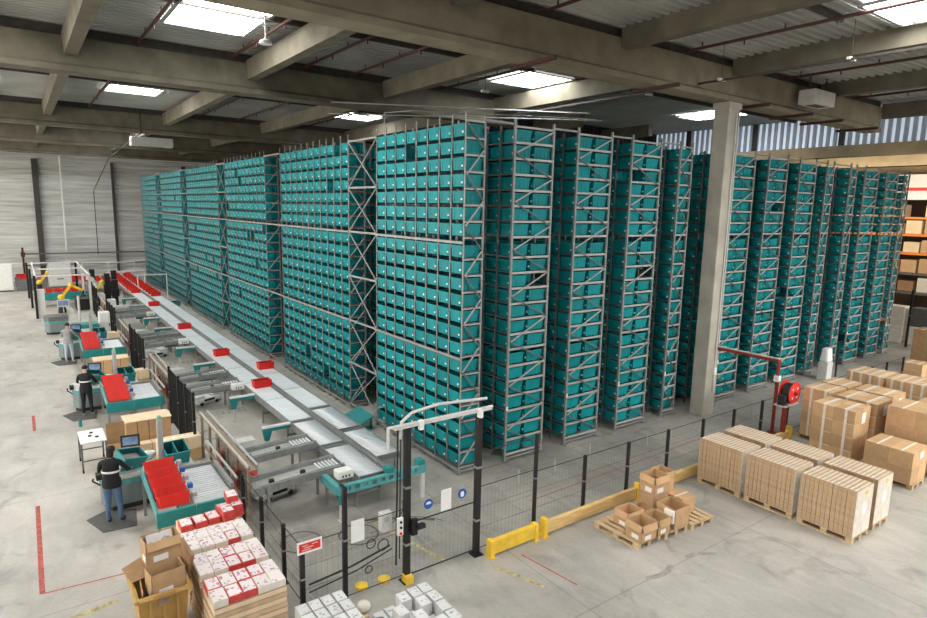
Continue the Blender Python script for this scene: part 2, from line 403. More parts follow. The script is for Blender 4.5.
# hall beyond
struct('wall_side', MB().box((47,-22,0),(47.3,54,12.4)), 'brown_wall', 'dim brown wall of the hall beyond the pallet racking', 'wall')
for i, (x, zb, zt, m) in enumerate(((33.,10.1,10.7,'tan_beam'),(38.5,9.9,10.4,'tan_beam'),(43.,9.7,10.2,'concrete_beam'))):
    struct('ceiling_beam', MB().box((x,-18,zb),(x+.4,16,zt)), m, 'tan roof beam of the hall beyond the clerestory, %s behind it' % rows(i+1), 'beam')
struct('ceiling_panel', MB().box((XR+.3,-18,11.2),(47,YP,11.3)), 'grey_light', 'pale ceiling of the hall beyond the clerestory', 'ceiling')
#CUT1
# ------------------------------------------------------------------ racks and totes
ZB = [8.88-.412*k for k in range(7)] + [5.86-.425*k for k in range(7)] + [2.83-.43*k for k in range(7)]
TL, TW, TH = .6, .505, .305
def tote_mb(L=TL, W=TW, H=TH, ribs=True, divider=False, label=True, front=-1):
    t = MB(); wl = .022
    t.frus((0,0,0), (L-.055,W-.055), (L-.03,W-.03), H-.05, 0, cap=False)
    # rim: outer band, ledge below it, top ring
    a, b = L/2, W/2; ia, ib = a-.035, b-.035
    z0, z1 = H-.05, H
    o0 = [(-a,-b,z0),(a,-b,z0),(a,b,z0),(-a,b,z0)]; o1 = [(x,y,z1) for x,y,_ in o0]
    i1 = [(-ia,-ib,z1),(ia,-ib,z1),(ia,ib,z1),(-ia,ib,z1)]
    j0 = [(-(a-.018),-(b-.018),z0),(a-.018,-(b-.018),z0),(a-.018,b-.018,z0),(-(a-.018),b-.018,z0)]
    f0 = [(-(a-.06),-(b-.06),.02),(a-.06,-(b-.06),.02),(a-.06,b-.06,.02),(-(a-.06),b-.06,.02)]
    vs = o0 + o1 + i1 + j0 + f0
    fs = []; ms = []
    for k in range(4):
        n = (k+1) % 4
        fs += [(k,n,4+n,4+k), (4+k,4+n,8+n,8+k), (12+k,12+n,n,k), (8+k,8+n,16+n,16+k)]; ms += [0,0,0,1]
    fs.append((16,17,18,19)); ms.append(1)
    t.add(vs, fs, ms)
    if ribs:
        for sx in (-1, 1):
            for k in range(4):
                x = -L/2 + L*(k+.75)/4.5 + .02
                t.box((x-.012, sx*(W/2-.032), .03), (x+.012, sx*(W/2-.012), H-.05), 0)
        for k in (-1, 1): t.box((-L/2+.012, k*(W/2-.1)-.012, .03), (-L/2+.032, k*(W/2-.1)+.012, H-.05), 0)
    if divider: t.box((-.012,-ib,.02), (.012,ib,H-.02), 0)
    if label: t.box((-L/2+.010,-W/2+.055,.075), (-L/2+.02,-W/2+.115,.125), 2)
    return t
TM = ['teal_plastic','teal_inner','tote_label']
me_tote = tote_mb().mesh('tote', TM)
# light version for the mass of totes
tl = MB(); tl.frus((0,0,0),(TL-.055,TW-.055),(TL-.03,TW-.03),TH-.05,0,cap=False)
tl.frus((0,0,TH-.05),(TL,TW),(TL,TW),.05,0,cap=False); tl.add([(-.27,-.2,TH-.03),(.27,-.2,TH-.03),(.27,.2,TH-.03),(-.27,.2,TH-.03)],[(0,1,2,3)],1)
tl.box((-TL/2+.008,-TW/2+.055,.075),(-TL/2+.02,-TW/2+.115,.125),2)
for sx in (-1,1):
    for k in (0,1,2): 
        x = -.2+.2*k; tl.add([(x-.02,sx*(TW/2-.012),.03),(x+.02,sx*(TW/2-.012),.03),(x+.02,sx*(TW/2-.008),TH-.05),(x-.02,sx*(TW/2-.008),TH-.05)],[(0,1,2,3) if sx<0 else (3,2,1,0)],0)
stuff_pos = []
MODS = [(0.,4.66,8),(6.68,13.25,11),(15.3,21.75,11),(23.36,30.9,13),(32.7,39.7,12),(41.7,48.8,12)]
EMPTY = {(0,4,1),(1,1,0),(1,2,3),(1,6,18),(1,3,19),(2,7,1),(2,0,7),(2,4,8),(2,3,8),(2,2,11),(3,5,12),(3,1,14),(4,3,4)}
ntote = 0
def tote(x, y, z, label, rz=0.):
    o = put('tote', me_tote, None, 0, False, (x,y,z), (0,0,rz))
    return tag(o, label, 'tote', 'teal totes in the racking')
for mi, (y0, y1, n) in enumerate(MODS):
    p = (y1-y0)/n
    for k in range(n):
        for r, z in enumerate(ZB):
            if (mi,k,r) in EMPTY or (mi > 1 and random.random() < .006): continue
            x, y = .292, y0 + p*(k+.5)
            if mi == 0:
                tote(x, y, z, 'teal tote in the near bay, %s column from corner, %s row from top' % (ORD[k+1], ORD[r+1]))
            else: stuff_pos.append((x+random.uniform(-.01,.015), y, z))
# facade rows: (x0, x1, deep)
ROWS = [(1.60,2.98,2),(3.95,5.36,2),(6.30,7.70,2),(8.72,9.36,1),(10.95,11.55,1),(11.93,13.28,2),(14.28,15.66,2),(16.66,18.0,2),(18.97,19.58,1),(21.22,21.80,1),(22.76,24.14,2),(25.15,26.45,2),(27.26,27.86,1)]
PITCH = .582
for ri, (x0, x1, dp) in enumerate(ROWS):
    ncol = 82 if ri == 0 else 7
    xs = [(x0+x1)/2] if dp == 1 else [x0+.335, x1-.335]
    for di, x in enumerate(xs):
        for k in range(ncol):
            y = .3 + PITCH*k
            if k >= 8 and any(MODS[i][1] < y < MODS[i+1][0] for i in range(5)): continue
            for r, z in enumerate(ZB):
                if k == 0 and (ri,di,r) in {(0,1,9),(2,1,9),(6,1,4),(7,0,12)}: continue
                if random.random() < .008: continue
                if k == 0 and ri < 3:
                    tote(x, y, z, 'teal tote ending rack row %s from corner, %s side, %s row from top' % (ORD[ri+2], 'corner' if di == 0 else 'pillar', ORD[r+1]), 0)
                else: stuff_pos.append((x+random.uniform(-.01,.01), y, z))
V0 = np.array(tl.v); F0 = tl.f; nv = len(V0)
P = np.array(stuff_pos)
allv = (V0[None,:,:] + P[:,None,:]).reshape(-1,3)
F = np.array(F0); allf = (F[None,:,:] + (np.arange(len(P))*nv)[:,None,None]).reshape(-1,4)
me = bpy.data.meshes.new('totes'); me.vertices.add(len(allv)); me.vertices.foreach_set('co', allv.ravel())
me.loops.add(allf.size); me.loops.foreach_set('vertex_index', allf.ravel().astype(np.int32))
me.polygons.add(len(allf)); me.polygons.foreach_set('loop_start', np.arange(0, allf.size, 4, dtype=np.int32))
try: me.polygons.foreach_set('loop_total', np.full(len(allf), 4, dtype=np.int32))
except Exception: pass
me.materials.append(M['teal_plastic']); me.materials.append(M['teal_inner']); me.materials.append(M['tote_label'])
me.polygons.foreach_set('material_index', np.tile(np.array(tl.m, dtype=np.int32), len(P)))
me.update(calc_edges=True)
tag(put('totes', me), 'mass of teal totes filling the racks beyond the near bay', 'totes', 'teal totes in the racking', 'stuff')

HR = 9.30
def upright(t, x, y, z1=HR, s=.05, m='galv', lean=0):
    u = MB().box((x-s/2,y-s/2,0),(x+s/2,y+s/2,z1)); u.box((x-.07,y-.07,0),(x+.07,y+.07,.02))
    return u.build('upright', m, t)
def end_frame(t, x0, x1, y, m='galv', first_left=True):
    for z in ZB: MB().box((x0,y-.025,z-.075),(x1,y+.025,z-.015)).build('end_rail', 'rail_light', t)
    MB().box((x0,y-.02,.06),(x1,y+.02,.12)).build('end_rail', m, t)
    MB().box((x0,y-.02,HR-.08),(x1,y+.02,HR-.03)).build('end_rail', 'rail_light', t)
    z = 9.2; side = 0 if x1-x0 > .62 or x0 > 1 else 1; h = .635
    while z - h > .1:
        a = (x1-.03 if side == 0 else x0+.03, y-.045, z); b = (x0+.03 if side == 0 else x1-.03, y-.045, z-h)
        MB().bar(a, b, .035, .03).build('brace', 'rail_light' if side == 0 else 'galv_dark', t); side ^= 1; z -= h
def xbrace(t, y0, y1, x=0.):
    for zz in (9.2, 6.25, 3.2, 7.7, 4.75, 1.7, .2):
        MB().box((x-.02,y0,zz-.03),(x+.02,y1,zz+.03)).build('tie_beam', 'galv', t)
    zs = [.2,1.7,3.2,4.75,6.25,7.7,9.2]
    for a, b in zip(zs, zs[1:]):
        MB().bar((x,y0,a),(x,y1,b),.03,.03).build('cross_brace','galv',t); MB().bar((x+.02,y1,a),(x+.02,y0,b),.03,.03).build('cross_brace','galv',t)
for mi, (y0, y1, n) in enumerate(MODS):
    t = thing('storage_rack', 'single-deep grey tote rack beside the conveyor, %s bay from the corner' % ORD[mi+1], 'rack', (0,0,0), 0, 'tote racks')
    p = (y1-y0)/n
    for k in range(n+1):
        upright(t, .012, y0+p*k, HR+.14, .030, 'galv'); 
        if k in (0,n) or k % 2 == 0: upright(t, .61, y0+p*k, HR+.1, .045)
    for z in (6.24, 3.20, .14):
        MB().box((-.045,y0-.02,z-.035),(.0,y1+.02,z+.03)).build('long_beam', 'galv', t)
    s = MB()
    for z in ZB:
        for k in range(n+1):
            y = y0+p*k; s.box((0,y-.035,z-.035),(.6,y+.035,z-.01))
    so = s.build('tote_rails', 'galv_dark', t); so['kind'] = 'stuff'
    if mi in (0,1,2): end_frame(t, 0., .6, y0)
    if mi < 5 and mi != 1:
        xbrace(t, y1, MODS[mi+1][0], 0.)
    elif mi == 1:
        for z in (9.2,6.24,3.2,.2): MB().box((-.03,y1,z-.03),(.02,MODS[2][0],z+.03)).build('tie_beam','galv',t)
NM = ['corner']
for ri, (x0, x1, dp) in enumerate(ROWS):
    t = thing('storage_rack', '%s tote rack row with braced grey end frame, %s from the corner' % ('double-deep' if dp == 2 else 'single-deep', ORD[ri+2]), 'rack', (0,0,0), 0, 'tote racks')
    for x in (x0, x1): upright(t, x, 0., HR+.12, .06, 'galv')
    end_frame(t, x0, x1, 0.)
    st = MB(); ncol = 82 if ri == 0 else 7
    for k in range(1, ncol+1):
        y = .01+PITCH*k
        for x in (x0, x1): st.box((x-.022,y-.022,0),(x+.022,y+.022,HR))
    for z in ZB:
        for x in (x0+.03, x1-.03): st.box((x-.015,0,z-.05),(x+.015,.01+PITCH*ncol,z-.015))
    so = st.build('rear_frames', 'galv_dark', t); so['kind'] = 'stuff'
    MB().box((x0-.05,-.1,0),(x0+.05,.08,.03)).box((x1-.05,-.1,0),(x1+.05,.08,.03)).build('base_plate','galv',t)
    g = MB().box((x0-.028,-.05,1.52),(x0+.03,-.035,1.64)).build('location_sign','paper',t)
# ties across the aisles at the top
allx = [(0.,.6)] + [(a,b) for a,b,_ in ROWS]
for i, ((a0,a1),(b0,b1)) in enumerate(zip(allx, allx[1:])):
    if b0-a1 > 1.3 and i not in (9,): continue
    t = MB().box((a1,.0,HR-.02),(b0,.04,HR+.03)).box((a1,1.1,HR-.02),(b0,1.14,HR+.03))
    tag(t.build('aisle_tie','galv'), 'steel tie across the aisle top, %s aisle from the corner' % ORD[i+1], 'tie', 'aisle ties')
# thin pipes over the near rack
for i, (pts, r) in enumerate([([(.62,5.3,9.2),(.62,5.3,10.05),(1.2,4.6,10.1),(7.2,2.4,10.2)],.016),([(0.2,8.7,10.35),(8.4,3.2,10.35)],.02),([(.4,8.95,10.8),(8.6,4.0,10.7)],.022)]):
    tag(MB().path(pts, r, 8).build('overhead_pipe','grey_paint'), 'thin pale pipe above the near racks, %s of three' % ORD[i+1], 'pipe', 'pipes above the racks')
#CUT2
# ------------------------------------------------------------------ fence, gate, guard rails
def fence_panel(parent, p, q, z0, z1, nw=4, dense=.1, wr=.0011):
    p, q = Vector((p[0],p[1],0)), Vector((q[0],q[1],0)); d = q-p; L = d.length
    m = MB(); up = Vector((0,0,1))
    for k in range(nw):
        z = z0 + (z1-z0)*k/(nw-1); r = .009 if k in (0,nw-1) else .0028
        m.tube(p+up*z, q+up*z, r, 5)
    n = int(L/dense)
    for k in range(1, n):
        a = p + d*k/n; m.tube(a+up*z0, a+up*z1, wr, 3)
    return m.build('mesh_panel', 'wire', parent)
def post(parent, x, y, h, w=.06, name='post', m='black_paint'):
    o = MB().box((x-w/2,y-w/2,0),(x+w/2,y+w/2,h)).box((x-w,y-w,0),(x+w,y+w,.015)).build(name, m, parent)
    MB().box((x-w/2-.004,y-w/2-.004,h*.55),(x+w/2+.004,y+w/2+.004,h*.55+.035)).build('clip','galv',o)
    return o
YF = -3.35
t = thing('safety_fence', 'low black mesh fence along the rack aisle behind the pallets', 'fence')
xs = [-.33,1.24,2.8,4.4,5.98,7.53,9.09,10.7,12.3,13.9,15.5,17.,18.4,20.06]
for i, x in enumerate(xs):
    post(t, x, YF, 2.3 if i == 0 else 1.45, .065)
    if i: fence_panel(t, (xs[i-1],YF), (x,YF), .15, 1.43)
t = thing('safety_fence', 'black mesh fence section between gate and the taller post, behind yellow rail', 'fence')
fence_panel(t, (-1.86,YF), (-.36,YF), .12, 1.48); MB().tube((-1.86,YF,2.22),(-.36,YF,2.22),.012,6).tube((-1.86,YF,1.85),(-.36,YF,1.85),.004,4).build('top_wire','wire',t)
t = thing('safety_fence', 'black mesh fence left of the gate carrying the red sign', 'fence')
for x, h in ((-5.66,1.4),(-4.87,2.25)): post(t, x, YF, h, .075)
fence_panel(t, (-5.62,YF), (-4.9,YF), .15, 1.42); fence_panel(t, (-4.84,YF), (-3.7,YF), .15, 1.5)
# gate
g = thing('access_gate', 'tall black gate posts with mesh door between them and overhead conduits', 'gate', (0,YF,0))
for x in (-3.6,-1.93):
    o = MB().box((x-.055,-.055,0),(x+.055,.055,3.1)).box((x-.11,-.11,0),(x+.11,.11,.02)).build('gate_post','black_paint',g)
    for z in (.75,1.9): MB().box((x-.058,-.058,z),(x+.058,.058,z+.05)).build('clip','galv',o)
d = MB().tube((-3.5,0,.12),(-2.02,0,.12),.014,6).tube((-3.5,0,1.18),(-2.02,0,1.18),.014,6)
for k in range(1,15): d.tube((-3.5+.1*k,0,.12),(-3.5+.1*k,0,1.18),.0011,3)
d.build('gate_door','wire',g)
MB().box((-3.56,-.14,.98),(-3.44,-.07,1.3)).box((-3.46,-.2,1.1),(-3.3,-.1,1.18)).build('lock_box','black_paint',g)
MB().path([(-4.0,0,2.75),(-4.0,0,3.15),(-1.6,0,3.15)],.03,8).box((-3.9,-.06,3.1),(-1.65,.06,3.14)).build('conduit','grey_light',g)
MB().path([(-3.75,0,2.9),(-3.72,0,3.22),(-3.5,.0,3.36),(-2.9,0,3.42),(-1.75,0,3.34)],.03,8).build('conduit','grey_light',g)
MB().box((-3.38,-.1,3.02),(-3.3,-.02,3.2)).build('sensor','paper',g); MB().box((-2.0,-.12,3.0),(-1.92,-.02,3.16)).build('sensor','paper',g)
MB().path([(-3.8,0,3.1),(-3.82,0,1.2),(-3.82,.02,.4)],.016,6).path([(-3.72,.03,3.1),(-3.74,.03,.5)],.012,6).build('cable','hose_black',g)
def disc(x, z, r, y=YF-.02): return MB().lathe([(r,-.006),(r,.006)],24,0,'y',(x,y,z))
for x, z, k in ((-3.13,1.46,'hood'),(-2.33,1.46,'goggles')):
    s = thing('mandatory_sign', 'round blue safety sign hung on the gate mesh, %s' % ('nearest the lock' if k == 'hood' else 'beyond the white notice'), 'sign', (x,YF-.02,z), 0, 'blue gate signs')
    MB().lathe([(.1,-.006),(.1,.006)],24,0,'y').build('disc','blue_sign',s)
    pg = MB()
    if k == 'hood': pg.prism([(-.06,.0),(-.05,.04),(0,.055),(.05,.04),(.06,.0)],-.001,.001); 
    else: pg.prism([(-.035,-.06),(-.045,0),(-.03,.05),(.03,.05),(.045,0),(.035,-.06)],-.001,.001)
    pg.v = [(a,-.009+c_,-b if 0 else b) for a,b,c_ in pg.v]
    pg.build('pictogram','paper',s)
tag(MB().box((-2.84,YF-.03,1.22),(-2.6,YF-.02,1.66)).build('notice','paper'), 'blank white notice hung on the gate between two blue signs', 'notice')
tag(MB().box((-4.76,YF-.03,1.16),(-4.5,YF-.02,1.58)).build('notice','paper'), 'white notice on the fence beside the tall post, left of grey box', 'notice')
t = thing('control_box', 'pale grey control box mounted behind the fence beside the gate', 'box', (-3.98,YF+.16,1.1))
MB().box((-.1,-.08,0),(.12,.08,.36)).build('housing','grey_light',t,.01); MB().box((-.05,-.085,.2),(.05,-.08,.3)).build('door','grey_paint',t)
t = thing('button_panel', 'slim white push-button panel on the gate post', 'switch', (-3.78,YF-.06,1.1))
MB().box((-.055,-.03,-.06),(.055,.03,.28)).build('housing','paper',t); 
for i, z in enumerate((.21,.1)): MB().lathe([(.024,-.035),(.024,0)],12,0,'y',(0,-.02,z)).build('button','rubber',t)
MB().lathe([(.026,-.035),(.026,0)],12,0,'y',(0,-.02,-.015)).build('button','red_sign',t)
s = thing('warning_sign', 'red and white rectangular warning sign on the fence corner', 'sign', (-5.54,YF-.05,1.38))
MB().box((-.22,-.008,-.11),(.22,.008,.11)).build('board','paper',s); MB().box((-.19,-.012,-.07),(.19,-.0085,.08)).build('field','red_sign',s)
tx = MB()
for k, (a, b, z) in enumerate(((-.14,.14,.04),(-.11,.11,0.),(-.14,.02,-.04))): tx.box((a,-.0135,z-.008),(b,-.0125,z+.008))
tx.build('text_lines','pack_red',s)
# loops of cable under the gate fence
for i, (x, z, r) in enumerate(((-4.3,.95,.09),(-4.05,.85,.11),(-4.35,.45,.07))):
    pts = [(x+r*math.cos(a),YF+.1,z+r*math.sin(a)) for a in [2*PI*k/16 for k in range(17)]]
    tag(MB().path(pts,.01,5).build('cable_coil','hose_black'), 'black cable loop hanging behind the fence, %s of three' % ORD[i+1], 'cable', 'cable loops')
tag(MB().path([(-5.5,YF+.12,.55),(-4.7,YF+.12,.62),(-3.9,YF+.12,.78)],.018,6).path([(-5.5,YF+.12,.4),(-4.6,YF+.12,.5),(-3.85,YF+.12,.7)],.012,6).build('cable_bundle','hose_black'), 'black cable bundle running along the fence foot', 'cable')
# long fence beside the stations
XF = -5.55
t = thing('safety_fence', 'black mesh fence beside the red and white carton pallets', 'fence')
ys = [-3.2,-2.12,-.83,.45]
for i, y in enumerate(ys):
    if i: post(t, XF, y, 1.2, .07)
    if i: fence_panel(t, (XF,ys[i-1]), (XF,y), .12, 1.18, 5)
DEPTH = ['nearest','second nearest','third nearest','farthest']
for k in range(4):
    b = 8.35*k
    t = thing('guard_barrier', 'guard barrier with twin top rails and brown panes beside the %s workstation' % DEPTH[k], 'barrier', (0,b,0))
    y0, y1 = .6, 4.9
    for y in np.linspace(y0, y1, 6): MB().box((XF+.15,y-.03,0),(XF+.21,y+.03,1.32)).build('upright','frame_brown',t)
    MB().tube((XF+.16,y0-.1,1.32),(XF+.16,y1+.1,1.32),.03,8).build('top_rail','rail_light',t)
    MB().tube((XF+.36,y0-.1,1.32),(XF+.36,y1+.1,1.32),.03,8).build('top_rail','rail_light',t)
    MB().box((XF+.16,y0-.1,1.2),(XF+.36,y1+.1,1.23)).build('shelf','frame_brown',t)
    MB().tube((XF-.02,y0+.2,1.0),(XF-.02,y1-1.4,1.0),.03,8).build('mid_rail','rail_light',t)
    MB().box((XF+.17,y0,.45),(XF+.18,y1-1.5,1.18)).build('pane','clear_pane',t)
    MB().box((XF+.15,y0,.38),(XF+.21,y1,.44)).build('bottom_rail','frame_brown',t)
    for i, y in enumerate((y0+.7,y0+2.0)):
        MB().box((XF+.1,y,.55),(XF+.14,y+.3,.95)).build('reflector','red_paint',t)
    t = thing('safety_fence', 'black mesh fence behind the boxes past the %s workstation' % DEPTH[k], 'fence', (0,b,0))
    ys = [5.0,6.0,7.0,8.35]
    for y in ys: post(t, XF, y, 1.9, .07)
    for a, c_ in zip(ys, ys[1:]):
        fence_panel(t, (XF,a),(XF,c_),.1,1.85,12,.05,.0055)
# yellow rails
t = thing('guard_rail', 'short bright yellow kick rail beside the gate', 'rail', (0,-3.6,0))
MB().box((-1.78,-.06,.06),(-.52,.06,.36)).build('beam','yellow_paint',t,.015)
for x in (-1.74,-.52): MB().box((x-.07,-.11,0),(x+.07,.11,.02)).box((x-.05,-.08,0),(x+.05,.08,.38)).build('foot','yellow_paint',t)
t = thing('guard_rail', 'long weathered yellow kick rail behind the pallets', 'rail', (0,-3.6,0))
MB().box((-.22,-.05,.06),(6.3,.05,.34)).build('beam','wood_rail',t,.015)
for x in (-.26,2.9,6.3): MB().box((x-.08,-.13,0),(x+.08,.13,.02)).box((x-.05,-.09,0),(x+.05,.06,.44)).build('foot','yellow_paint',t)
t = thing('guard_rail', 'yellow kick rail past the red posts', 'rail', (0,-3.62,0))
MB().box((6.7,-.05,.06),(10.4,.05,.34)).build('beam','wood_rail',t,.015)
for x in (6.7,10.35): MB().box((x-.08,-.13,0),(x+.08,.13,.02)).box((x-.06,-.09,0),(x+.06,.09,.45)).build('foot','yellow_paint',t)
for i,(x,y) in enumerate(((-3.95,-3.1),(-4.4,-3.05))):
    tag(MB().lathe([(.12,0),(.12,.05),(.06,.09),(.03,.1)],16,0,'z',(x,y,0)).build('floor_dome','yellow_paint'), 'yellow domed floor cap behind fence, %s the gate post' % ('closest to' if i == 0 else 'further from'), 'cap', 'yellow floor caps')
tag(MB().box((-3.68,-3.5,0),(-3.52,-3.3,.16)).build('post_foot','yellow_paint',None,.01), 'small yellow guard at the foot of the lock-side gate post', 'guard')
# red pipe and hose reel
t = thing('water_pipe', 'red water pipe arching from the pillar down to the floor', 'pipe', (10.55,-3.0,0))
MB().tube((0,0,0),(0,0,2.42),.055,14).ball((0,0,2.42),(.058,.058,.058)).tube((0,0,2.42),(0,2.16,2.42),.05,12).build('pipe','red_paint',t)
MB().tube((.0,.0,2.50),(.0,2.16,2.50),.03,8).build('conduit','grey_light',t)
MB().box((-.08,-.08,1.75),(.08,.08,1.95)).build('label','paper',t); MB().tube((0,0,0),(0,0,.03),.14,16).build('flange','red_paint',t)
t = thing('hose_reel', 'black hose wound on a red reel atop a red post', 'hose reel', (10.0,-3.6,0))
MB().box((-.06,-.06,0),(.06,.06,1.22)).build('post','red_paint',t)
MB().box((-.14,-.1,1.16),(.7,.3,1.20)).build('bracket','grey_light',t)
MB().lathe([(.28,-.13),(.30,-.08),(.30,.08),(.28,.13)],28,0,'y',(.48,.14,1.52)).build('hose','hose_black',t)
for y in (-.02,.3): MB().lathe([(.36,y-.012),(.36,y+.012)],28,0,'y',(.48,.0,1.52)).build('flange','red_sign',t)
MB().lathe([(.05,-.12),(.05,.36)],12,0,'y',(.48,.0,1.52)).build('hub','red_paint',t)
pg = MB()
for k in range(4):
    a = PI/4+k*PI/2; pg.cbox((.48+.2*math.cos(a),-.036,1.52+.2*math.sin(a)),(.07,.004,.07))
pg.build('slot','paper',t)
MB().box((-.12,.0,1.2),(.06,.2,1.52)).path([(0,.1,1.4),(.48,.1,1.27)],.03,8).build('valve','hose_black',t)
# small bollard stubs on the rack side
for i, (x, y) in enumerate(((-.75,-1.2),(.95,-1.35),(2.3,-1.3),(3.9,-1.1),(6.0,-1.5),(7.2,-1.5),(11.4,-1.8),(13.4,-1.8))):
    tag(MB().tube((x,y,0),(x,y,.42),.03,8).build('floor_marker','grey_paint'), 'short grey stub post on the aisle floor, %s from the gate' % ORD[i+1], 'post', 'stub posts in the aisle')
t = thing('maintenance_unit', 'white hooded unit on a grey pedestal at the rack aisle end', 'machine', (19.2,-.75,0))
MB().box((-.25,-.2,0),(.25,.2,.8)).build('pedestal','grey_light',t,.02)
MB().frus((0,0,.8),(.52,.4),(.4,.3),.62).build('hood','white_paint',t,.09); MB().tube((.36,-.3,0),(.36,-.3,1.4),.04,8).build('post','black_paint',t)
#CUT3
# ------------------------------------------------------------------ pallets and cartons
def one(a, b): return MB().box(a, b)
me_db = one((-.6,-.05,.122),(.6,.05,.144)).mesh('deck_board','wood')
me_st = one((-.07,-.4,.1),(.07,.4,.122)).mesh('stringer','wood')
me_bl = one((-.07,-.05,.022),(.07,.05,.1)).mesh('block','wood')
me_bb = one((-.6,-.05,0),(.6,.05,.022)).mesh('bottom_board','wood')
def pallet(x, y, rz, label, z=0., group='wooden pallets'):
    t = thing('wooden_pallet', label, 'pallet', (x,y,z), rz, group)
    for yy in (-.35,-.175,0,.175,.35): put('deck_board', me_db, t, loc=(0,yy,0))
    for xx in (-.53,0,.53):
        put('stringer', me_st, t, loc=(xx,0,0))
        for yy in (-.35,0,.35): put('block', me_bl, t, loc=(xx,yy,0))
    for yy in (-.35,0,.35): put('bottom_board', me_bb, t, loc=(0,yy,0))
    return t
def carton(w, d, h, m='cardboard', tape=True, label=None, loc=(0,0,0), rz=0, text='', group=None, z=0, name='carton', cat='box'):
    t = MB().box((-w/2,-d/2,0),(w/2,d/2,h)).build(name, m, None, .004)
    t.location = loc; t.rotation_euler = (0,0,rz); tag(t, text, cat, group)
    if tape:
        MB().box((-w/2-.001,-.025,h-.06),(w/2+.001,.025,h+.0015)).build('tape','tape',t)
    if label: MB().box((-w/2-.003,-d*.3,h*.3),(-w/2,d*.05,h*.75)).build('label','paper',t)
    return t
def open_carton(w, d, h, loc, rz, text, flaps=(1,1,1,1), fang=-.5, m='cardboard', label=True, fill=None, group=None):
    th = .012
    t = MB().box((-w/2,-d/2,0),(w/2,d/2,th)).box((-w/2,-d/2,0),(-w/2+th,d/2,h)).box((w/2-th,-d/2,0),(w/2,d/2,h)).box((-w/2,-d/2,0),(w/2,-d/2+th,h)).box((-w/2,d/2-th,0),(w/2,d/2,h)).build('open_carton', m)
    t.location = loc; t.rotation_euler = (0,0,rz); tag(t, text, 'box', group)
    for k, (px, py, ln, a) in enumerate(((0,-d/2,w,0),(w/2,0,d,PI/2),(0,d/2,w,PI),(-w/2,0,d,-PI/2))):
        if not flaps[k]: continue
        fl = MB().box((-ln/2+.01,-.14,-.003),(ln/2-.01,0,.003)).build('flap', m, t)
        fl.location = (px,py,h); fl.rotation_euler = Euler((flaps[k]*.9 if flaps[k] != 1 else 1.25, 0, a))
    if label: MB().box((-w*.3,-d/2-.003,h*.12),(w*.12,-d/2,h*.38)).build('label','paper',t)
    if label: MB().box((-w/2-.003,-d*.3,h*.12),(-w/2,d*.12,h*.38)).build('label','paper',t)
    if fill: MB().box((-w/2+.02,-d/2+.02,.02),(w/2-.02,d/2-.02,h*.82)).build('filling', fill, t)
    return t
def open_carton_(w, d, h, loc, *a, **k): return open_carton(w*1.1, d*1.04, h*1.06, loc, *a, **k)
# six wrapped loads of tall cartons, two files of three
FI = ['fence end','middle','open-floor end']
me_lc = {}
def tall_load(x, y, w, L, h, text, n=12, label=True):
    t = thing('wrapped_load', text, 'load', (x,y,.146), 0, 'wrapped tan carton loads')
    p = L/n
    key = (round(w,2), round(L,2), round(h,2))
    if key not in me_lc:
        m = MB(); m.box((-w/2,-p/2+.004,0),(w/2,p/2-.004,h))
        m.box((-w/2+.01,-p*.12,h),(w/2-.01,p*.22,h+.002),1)
        me_lc[key] = m.mesh('carton', ['load_board','film'])
    for k in range(n):
        put('carton', me_lc[key], t, 0, False, (random.uniform(-.008,.008), -L/2+p*(k+.5), 0))
    MB().box((-w/2-.008,-L/2-.008,0),(w/2+.008,-L/2-.002,h-.01)).build('film_wrap','film',t); MB().box((-w/2-.008,L/2+.002,0),(w/2+.008,L/2+.008,h-.01)).build('film_wrap','film',t)
    if label:
        MB().box((-.08,-L/2-.012,h*.42),(.12,-L/2-.009,h*.66)).build('label','paper',t)
        MB().box((.02,-L/2-.012,h*.84),(.14,-L/2-.009,h*.94)).build('label','yellow_arm',t)
    return t
for j, xc in enumerate((5.55,6.62)):
    for i, yc in enumerate((-4.42,-5.72,-7.04)):
        f = 'file nearer the empty pallets' if j == 0 else 'file nearer the carton stacks'
        xx = xc + (.02 if i == 1 else 0)
        pallet(xx, yc, PI/2, 'wooden pallet under wrapped tan cartons, %s, %s' % (f, FI[i]))
        tall_load(xx, yc, .82, 1.18, 1.08, 'wrapped load of upright tan cartons, %s, %s' % (f, FI[i]))
